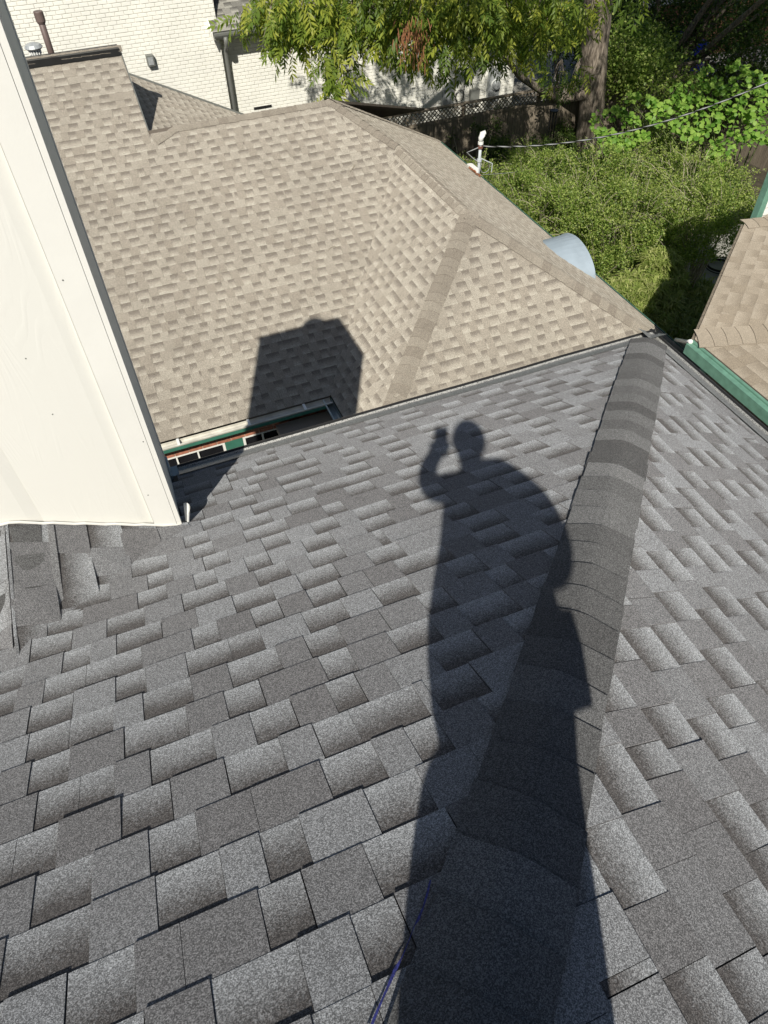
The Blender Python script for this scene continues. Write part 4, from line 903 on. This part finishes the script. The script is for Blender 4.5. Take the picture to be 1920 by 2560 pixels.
# grasses
def grass(name, label, lists, n, L, mt, seed, wid=.012):
    rs = np.random.default_rng(seed); cs = np.array([list(onz(px, py, z)) for px, py, z, rad in lists]); rd = np.array([q[3] for q in lists])
    idx = rs.integers(0, len(cs), n); a = rs.uniform(0, 2 * np.pi, n); rad = np.sqrt(rs.uniform(0, 1, n)) * rd[idx]
    P = cs[idx] + np.stack([np.cos(a) * rad, np.sin(a) * rad, rs.uniform(-.25, .05, n)], 1); th_ = rs.uniform(0, 2 * np.pi, n); out_ = np.stack([np.cos(th_), np.sin(th_), np.zeros(n)], 1); side = np.stack([-np.sin(th_), np.cos(th_), np.zeros(n)], 1) * wid
    l = (L * rs.uniform(.5, 1.1, n))[:, None]; up2 = np.array([0, 0, 1.0])
    p1 = P + out_ * l * .28 + up2 * l * .55; p2 = P + out_ * l * .75 + up2 * l * .42
    V = np.stack([P - side, P + side, p1 + side, p1 - side, p2 + side * .2, p2 - side * .2], 1).reshape(-1, 3); b = np.arange(n)[:, None] * 6
    Fq = np.concatenate([b + np.array([[0, 1, 2, 3]]), b + np.array([[3, 2, 4, 5]])]); t = rs.uniform(0, 1, n)
    o = np_mesh(name, V, Fq, mt, None, np.repeat(np.stack([t, t, t, np.ones(n)], 1), 6, 0)); tag(o, kind='stuff')
grass('tall_grass', '', [(1600, 720, -7.5, .42), (1580, 770, -7.6, .36), (1640, 750, -7.7, .40), (1660, 700, -7.6, .38), (1620, 800, -7.8, .32), (1550, 740, -7.4, .3), (1650, 660, -7.4, .3)], 16000, .30, M['grass'], 1)
grass('ornamental_grass', '', [(1720, 740, -8.9, .7), (1700, 820, -8.9, .6), (1740, 790, -9.0, .5), (1660, 880, -9.0, .6), (1700, 900, -9.0, .5)], 9000, .40, M['grass'], 2)
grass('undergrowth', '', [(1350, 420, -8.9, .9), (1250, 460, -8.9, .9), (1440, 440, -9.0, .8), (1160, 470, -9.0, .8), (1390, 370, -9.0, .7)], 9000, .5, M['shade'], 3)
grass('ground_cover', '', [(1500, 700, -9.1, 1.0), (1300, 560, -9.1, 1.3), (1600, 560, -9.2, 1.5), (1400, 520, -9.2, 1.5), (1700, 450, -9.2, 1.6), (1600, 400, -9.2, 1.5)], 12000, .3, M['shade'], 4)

# ---------------- big tree: trunk, limbs, fronds of leaflets
tr = thing('pecan_tree', 'large tree with a thick grey trunk and drooping yellow green leaves over the white wall', 'tree')
m = MB(); m.tube([(14.02, 18.35, GZ - .2), (13.98, 18.35, -8.9), (13.90, 18.33, -8.0), (13.72, 18.3, -7.0), (13.55, 18.28, -6.2), (13.42, 18.25, -5.3), (13.2, 18.2, -3.8), (12.8, 18.0, -1.5), (12.2, 17.6, 1.5)], [.46, .39, .36, .35, .36, .37, .35, .30, .22], 20); m.build('trunk', M['bark'], tr, smooth=True)
def limb(pts, rs): m = MB(); m.tube(pts, rs, 9); m.build('limb', M['bark'], tr, smooth=True)
limb([(13.5, 18.2, -7.3), dep(1400, 248, 20.5), dep(1350, 225, 19.6), dep(1300, 190, 18.6), dep(1260, 140, 17.2)], [.16, .12, .10, .09, .06])
limb([(13.3, 18.2, -4.6), (11.5, 17.3, -3.2), (9.3, 16.2, -2.6), (7.0, 15.4, -2.8), (5.2, 15.0, -3.2)], [.20, .15, .11, .07, .03])
limb([(13.3, 18.2, -4.0), (11.8, 16.2, -2.6), (10.0, 14.8, -2.2), (8.2, 14.2, -2.6), (6.8, 14.0, -3.2)], [.18, .13, .09, .06, .03])
limb([(13.0, 18.1, -2.5), (10.8, 17.6, -.8), (8.4, 17.0, .2)], [.18, .12, .06])
limb([(13.0, 18.1, -2.8), (14.5, 16.3, -1.2), (16.2, 14.8, -.4)], [.18, .12, .06])
# a frond: 6 pairs of drooping lance-shaped leaflets on a rachis, four versions
def frond(seed):
    r = random.Random(seed); V = []; Fs = []; L = .38; n = 5
    def rach(t): return Vector((0, t * L, -.10 * t * t - .02 * t))
    for i in range(n * 2 + 1):
        if i == n * 2: t = 1; s = 0
        else: t = .2 + .75 * (i // 2) / (n - 1); s = 1 if i % 2 else -1
        p = rach(t); l = .150 * r.uniform(.8, 1.15) * (1 if t > .35 else .8); ang = (R_(48) + r.uniform(-.3, .3)) * s; d = Vector((math.sin(ang), math.cos(ang), -.45 + r.uniform(-.2, .15))).normalized(); w = d.cross(Vector((0, 0, 1))).normalized() * .0200; nz = Vector((0, 0, -.006))
        b = len(V); q = [p, p + d * l * .35 + w, p + d * l * .7 + w * .75 + nz, p + d * l + nz * 3, p + d * l * .7 - w * .75 + nz, p + d * l * .35 - w, p + d * l * .4 + Vector((0, 0, -.005))]
        V += [tuple(x) for x in q]; Fs += [(b, b + 1, b + 6), (b + 1, b + 2, b + 6), (b + 2, b + 3, b + 6), (b + 3, b + 4, b + 6), (b + 4, b + 5, b + 6), (b + 5, b, b + 6)]
    for k in range(4):
        a = rach(k / 4); c = rach((k + 1) / 4); b = len(V); w = Vector((.003, 0, 0)); V += [tuple(a - w), tuple(a + w), tuple(c + w), tuple(c - w)]; Fs += [(b, b + 1, b + 2), (b, b + 2, b + 3)]
    me = bpy.data.meshes.new('frond'); me.from_pydata(V, [], Fs); me.materials.append(M['pecan']); me.update(); return me
fr = [frond(s) for s in range(4)]; fco = [np.array([v.co[:] for v in f.vertices]) for f in fr]; ffa = [np.array([p.vertices[:] for p in f.polygons]) for f in fr]
r = random.Random(77); FR = []
clusters = []   # (pixel x, pixel y, distance, radius, count)
for q in [(640, 30, 13.6, .50, 34), (700, 60, 13.6, .55, 44), (730, 110, 13.7, .42, 26), (690, 20, 13.2, .5, 30), (790, 40, 13.4, .6, 50), (810, 120, 13.6, .45, 30), (845, 185, 13.7, .34, 20), (850, 225, 13.7, .20, 7), (880, 60, 13.2, .6, 50), (920, 120, 13.3, .45, 30),
          (960, 50, 13.0, .6, 50), (1000, 110, 13.2, .5, 36), (1060, 60, 12.8, .6, 50), (1110, 130, 13.0, .45, 28), (1150, 60, 12.6, .6, 46), (1190, 120, 12.9, .45, 26), (1240, 50, 12.6, .6, 44), (1270, 120, 13.2, .4, 22), (1330, 150, 13.8, .42, 26), (1340, 60, 13.0, .5, 30), (1400, 20, 12.8, .4, 18), (1060, 180, 14.4, .3, 12), (1130, 195, 15.0, .35, 14), (1200, 170, 15.2, .4, 18), (1020, 160, 14.4, .4, 18),
          (1390, 240, 19.0, .45, 16), (1440, 225, 18.6, .3, 8), (1300, 100, 14.2, .5, 22), (760, -10, 13.2, .7, 40), (900, -20, 12.8, .7, 40), (1050, -20, 12.5, .7, 40), (1200, -20, 12.4, .7, 40), (1480, 10, 12.6, .35, 10), (1600, -10, 12.4, .35, 8)]:
    clusters.append((dep(q[0], q[1] - (45 if q[0] > 900 and q[1] > 40 else 10), q[2]), q[3] * .9, int(q[4] * 1.4)))
for q in [(760, 20, 14.8, .7, 70), (900, 10, 14.8, .8, 90), (1050, 10, 14.8, .8, 90), (1180, 20, 14.8, .8, 90), (1300, 20, 15.0, .8, 90), (1400, 40, 15.6, .7, 60), (1250, 100, 15.4, .5, 40)]:
    clusters.append((dep(q[0], q[1], q[2]), q[3], q[4]))
for (x, y, z, rad, n) in [(4.2, 15.2, -1.9, .8, 60), (5.2, 15.6, -1.5, .9, 80), (6.4, 15.8, -1.3, 1.0, 100), (7.6, 16.0, -1.2, 1.0, 100), (8.8, 16.2, -1.0, 1.1, 110), (10.2, 16.6, -.8, 1.2, 110), (7.0, 14.6, -.4, 1.0, 60), (9.4, 15.2, .2, 1.2, 70), (11.2, 15.6, .4, 1.4, 90), (12.8, 16.6, .6, 1.5, 100), (12.0, 14.2, .2, 1.2, 70), (14.6, 15.4, .6, 1.5, 110), (16.2, 14.2, .4, 1.5, 110), (14.2, 13.6, .2, 1.2, 70), (17.8, 16.0, .6, 1.5, 100), (16.4, 17.6, 1.0, 1.5, 90), (12.6, 18.8, 1.6, 1.6, 80),
                         (6.4, 10.9, -1.3, 1.0, 90), (7.8, 10.8, -1.2, 1.1, 100), (9.3, 10.9, -1.0, 1.1, 100), (10.8, 11.2, -.9, 1.1, 100), (5.6, 12.4, -1.5, 1.1, 90), (7.2, 12.6, -1.3, 1.2, 110), (8.9, 12.6, -1.1, 1.2, 110), (10.6, 12.8, -.8, 1.2, 110), (12.2, 12.4, -.6, 1.2, 90), (6.2, 14.2, -1.3, 1.0, 70), (8.2, 14.2, -1.0, 1.1, 80), (10.4, 14.4, -.6, 1.2, 80)]:  # crown above the frame, spread to shade the wall, fence and trunk
    clusters.append((Vector((x, y, z)), rad, n))
for c, rad, n in clusters:
    for k in range(n):
        d = Vector((r.gauss(0, 1), r.gauss(0, 1), r.gauss(0, 1))); d = d.normalized() * rad * r.uniform(.1, 1) ** .45; d.z *= .75; p = c + d
        yaw = math.atan2(-d.x, d.y) + r.gauss(0, .9); droop = r.uniform(-1.25, .25)
        M4 = Matrix.Translation(p) @ Matrix.Rotation(yaw, 4, 'Z') @ Matrix.Rotation(droop, 4, 'X') @ Matrix.Rotation(r.gauss(0, .4), 4, 'Y') @ Matrix.Scale(r.uniform(.75, 1.15), 4)
        FR.append((p, M4, r.randrange(4)))
vis = sorted(range(len(FR)), key=lambda i: (0 if (600 < pix(FR[i][0])[0] < 1450 and 5 < pix(FR[i][0])[1] < 260) else 100) + FR[i][0].length)[:300]; solo = set(vis)
V = []; Fs = []; cols = []; n0 = 0
for i, (p, M4, k) in enumerate(FR):
    if i in solo: o = link('leaf', fr[k], tr); o.matrix_local = M4; continue
    A = np.array(M4); co = fco[k] @ A[:3, :3].T + A[:3, 3]; V.append(co); Fs.append(ffa[k] + n0); n0 += len(co); t_ = r.random(); cols.append(np.tile([t_, t_, t_, 1], (len(co), 1)))
o = np_mesh('foliage', np.concatenate(V), np.concatenate(Fs), M['pecan'], tr, np.concatenate(cols)); o['kind'] = 'stuff'
# twigs in the crown
m = MB()
for c, rad, n in clusters[:34]:
    for k in range(5):
        e = c + Vector((r.uniform(-1, 1), r.uniform(-1, 1), r.uniform(-1, .4))) * rad * .9; s = c + Vector((.3, .3, rad * .8)); m.tube([s, s.lerp(e, .5) + Vector((0, 0, .1)), e], [.014, .010, .004], 5, caps=False)
o = m.build('twigs', M['bark'], tr); o['kind'] = 'stuff'
# rust coloured hanging catkins
m = MB(); c = dep(1035, 95, 12.6)
for k in range(120):
    p = c + Vector((r.gauss(0, .17), r.gauss(0, .12), r.gauss(0, .16))); q = p + Vector((r.uniform(-.05, .05), r.uniform(-.05, .05), -r.uniform(.08, .2))); m.tube([p, p.lerp(q, .5) + Vector((r.uniform(-.02, .02), 0, 0)), q], [.006, .007, .004], 4)
o = m.build('catkins', M['drygrass'], tr); o['kind'] = 'stuff'
# off-picture leaf canopy added to shade the far yard
shrub('shade_canopy', 'unseen leafy crown added to shade the far yard', 'tree', (19, 22, GZ), [(15.5, 17.8, .8, 2.0, 2.0, 1.0), (18.5, 18.5, .4, 2.4, 2.2, 1.1), (21.5, 20.5, .2, 2.4, 2.4, 1.2), (18.0, 22.0, 1.0, 2.6, 2.4, 1.2), (13.0, 20.5, 1.6, 2.0, 2.0, 1.0), (23.5, 17.5, -.2, 2.0, 2.0, 1.1), (20.5, 15.8, .0, 1.8, 1.6, 1.0), (13.5, 13.2, -1.0, 1.6, 1.5, .8), (15.8, 12.6, -1.0, 1.7, 1.6, .8), (18.2, 13.4, -.8, 1.8, 1.6, .9), (14.6, 15.2, -.6, 1.7, 1.5, .9), (17.0, 15.6, -.4, 1.8, 1.6, .9), (12.4, 10.6, -1.2, 1.0, .9, .6), (15.0, 10.8, -1.2, 1.2, .9, .6)], 60000, .16, .5, M['shade'], None, cr=.4, clump=40, twn=10, tr=.12, twmat='bark', shell=.3)

# wind chime hanging in front of the fence
wc = thing('wind_chime', 'dark metal tube wind chime hanging in front of the board fence', 'wind chime'); q = ony(1385, 278, 18.0)
m = MB(); m.tube([q + Vector((0, 0, .0)), q + Vector((0, 0, .03))], .12, 16); m.build('top_disc', M['black'], wc)
m = MB(); m.tube([q + Vector((0, 0, .03)), q + Vector((.05, .1, 1.7))], .004, 4); m.build('cord', M['black'], wc)
for k in range(6):
    a = k * math.pi / 3; p = q + Vector((.09 * math.cos(a), .09 * math.sin(a), -.03)); m = MB(); m.tube([p, p - Vector((0, 0, .42 + .05 * k))], .017, 8); m.build('chime_tube', M['black'], wc)
# hose coil on the shaded patio
q = onz(1800, 668, GZ + .1); pts = [q + Vector(((.32 + .03 * math.sin(a * .37)) * math.cos(a), (.32 + .03 * math.sin(a * .37)) * math.sin(a), .012 * a / 3)) for a in np.linspace(0, 26, 110)]
m = MB(); m.tube(pts, .014, 6); tag(m.build('garden_hose', M['blackcable'], None), 'dark garden hose coiled on the shaded concrete', 'hose')
# two twigs lying on the tan roof
def onA(px, py): 
    rr_ = ray(px, py); t = (EZ - .5 * 7.58) / (rr_.z - .5 * rr_.y); return rr_ * t + SA.n * .018
m = MB(); m.tube([onA(874, 432), onA(882, 422), onA(887, 413)], [.004, .006, .007], 5); tag(m.build('fallen_twig', M['deadwood'], None), 'short dark twig lying high on the tan roof near the hip', 'twig')
m = MB(); m.tube([onA(820, 628), onA(827, 620), onA(838, 617), onA(846, 624)], .004, 5); tag(m.build('fallen_twig', M['deadwood'], None), 'small curled twig lying mid slope on the tan roof', 'twig')

# ================================================================ THE PERSON TAKING THE PICTURE (stands behind the camera; casts the shadow)
H = Vector((.36036, .93281, 0)); RR = Vector((.93281, -.36036, 0))
def bp(s, off, z): return H * off + RR * s + Vector((0, 0, z))
pe = thing('person', 'person standing on the hip, raised left hand holding a phone, seen as a shadow', 'person')
def skin(name, verts, edges, matr, root=0, sub=2, smooth=True):
    me = bpy.data.meshes.new(name); me.from_pydata([tuple(v[0]) for v in verts], [], edges); me.materials.append(matr); o = link(name, me, pe)
    o.modifiers.new('skin', 'SKIN'); sv = me.skin_vertices[0].data
    for i, v in enumerate(verts):
        rr_ = v[1]; sv[i].radius = rr_ if isinstance(rr_, tuple) else (rr_, rr_); sv[i].use_root = (i == root)
    s_ = o.modifiers.new('sub', 'SUBSURF'); s_.levels = sub; s_.render_levels = sub
    return o
O = -.32
def rz(x, y): return min(SL.z(x, y), SR.z(x, y))
fl = bp(.02, -.50, 0); fl.z = rz(fl.x, fl.y) + .07; frr = bp(.24, -.48, 0); frr.z = rz(frr.x, frr.y) + .07
BV = [(bp(.150, -.31, -.56), (.205, .14)), (bp(.160, -.30, -.38), (.225, .14)), (bp(.145, -.30, -.20), (.22, .13)), (bp(.13, -.30, -.05), (.19, .11)),
      (bp(.11, -.30, .05), .06), (bp(.10, -.29, .10), .055), (bp(.078, -.27, .19), (.06, .07)), (bp(.075, -.27, .26), (.05, .06)),
      (bp(.03, -.29, -.01), .06), (bp(-.05, -.25, -.09), .066), (bp(-.095, -.19, -.10), .058), (bp(-.088, -.13, -.055), .048), (bp(-.025, -.06, -.03), .034),
      (bp(.245, -.30, .025), .085), (bp(.330, -.30, -.075), .085), (bp(.370, -.30, -.20), .075), (bp(.355, -.27, -.33), .06), (bp(.31, -.23, -.41), .036),
      (bp(.055, -.34, -.72), .120), (bp(.035, -.38, -.92), .12), (fl, .055), (fl + H * .13 - Vector((0, 0, .03)), .04),
      (bp(.19, -.34, -.72), .13), (bp(.20, -.38, -.94), .12), (frr, .055), (frr + H * .13 - Vector((0, 0, .03)), .04)]
BE = [(0, 1), (1, 2), (2, 3), (3, 4), (4, 5), (5, 6), (6, 7), (3, 8), (8, 9), (9, 10), (10, 11), (11, 12), (3, 13), (13, 14), (14, 15), (15, 16), (16, 17), (0, 18), (18, 19), (19, 20), (20, 21), (0, 22), (22, 23), (23, 24), (24, 25)]
skin('body', BV, BE, M['shirt'])
# phone just behind the lens, portrait
pc = -F * .012 - UP * .022 - RT * .022
m = MB(); Rm = Matrix((RT, UP, F)).transposed()
m.box((-.037, -.075, -.004), (.037, .075, .004), Rm, pc); ph = tag(m.build('phone', M['phone'], None), 'black phone held up at the camera position', 'phone')
# hand: palm with fingers behind the phone
wri = bp(-.02, -.06, -.03); pal = pc - F * .018 - UP * .03 - RT * .01
hv = [(wri, .026), (pal - UP * .03, (.032, .016)), (pal + UP * .01, (.036, .014))]; he = [(0, 1), (1, 2)]
for k in range(4):
    base = pal + UP * (.012 - .020 * k) - RT * .028; tip1 = base - RT * .024 + F * .006; tip2 = tip1 + F * .014 + RT * .010; i0 = len(hv); hv += [(base, .0095), (tip1, .009), (tip2, .0075)]; he += [(2 if k < 2 else 1, i0), (i0, i0 + 1), (i0 + 1, i0 + 2)]
i0 = len(hv); hv += [(pal - UP * .02 + RT * .036, .011), (pal + RT * .052 + UP * .004 + F * .004, .010), (pal + RT * .050 + UP * .022 + F * .012, .008)]; he += [(1, i0), (i0, i0 + 1), (i0 + 1, i0 + 2)]
skin('hand', hv, he, M['skin'], sub=1)
# head with cap of hair, nose, ears
m = MB(); hc_ = bp(.090, -.27, .222); import bmesh
def ball(name, c, rad, matr, seg=20, parent=pe):
    me = bpy.data.meshes.new(name); b = bmesh.new(); bmesh.ops.create_uvsphere(b, u_segments=seg, v_segments=seg // 2 + 2, radius=1)
    for v in b.verts: v.co = Vector(c) + RR * v.co.x * rad[0] + H * v.co.y * rad[1] + Vector((0, 0, v.co.z * rad[2]))
    b.to_mesh(me); b.free(); me.materials.append(matr); me.polygons.foreach_set('use_smooth', [True] * len(me.polygons)); return link(name, me, parent)
ball('head', hc_, (.074, .092, .108), M['skin']); ball('hair', hc_ + Vector((0, 0, .022)) - H * .012, (.086, .104, .112), M['black']); ball('nose', hc_ + H * .093 - Vector((0, 0, .01)), (.012, .016, .02), M['skin'], 10)
for s in (-1, 1): ball('ear', hc_ + RR * .078 * s, (.010, .02, .03), M['skin'], 10); ball('eye', hc_ + H * .082 + RR * .032 * s + Vector((0, 0, .01)), (.011, .010, .009), M['whitepl'], 10)
m = MB(); m.box((-.02, -.003, -.004), (.02, .003, .004), Matrix((RR, H, Vector((0, 0, 1)))).transposed(), hc_ + H * .088 - Vector((0, 0, .05))); m.build('mouth', M['copper'], pe)
# pouch box on the belt, enlarged to fill out the cast shadow
tp_ = MB(); tp_.box((-.07, -.05, -.08), (.045, .05, .06), Matrix((RR, H, Vector((0, 0, 1)))).transposed(), bp(.325, O, -.51)); tag(tp_.build('tool_pouch', M['copper'], None), 'pouch box on the person belt, enlarged to fill out the shadow', 'tool pouch')
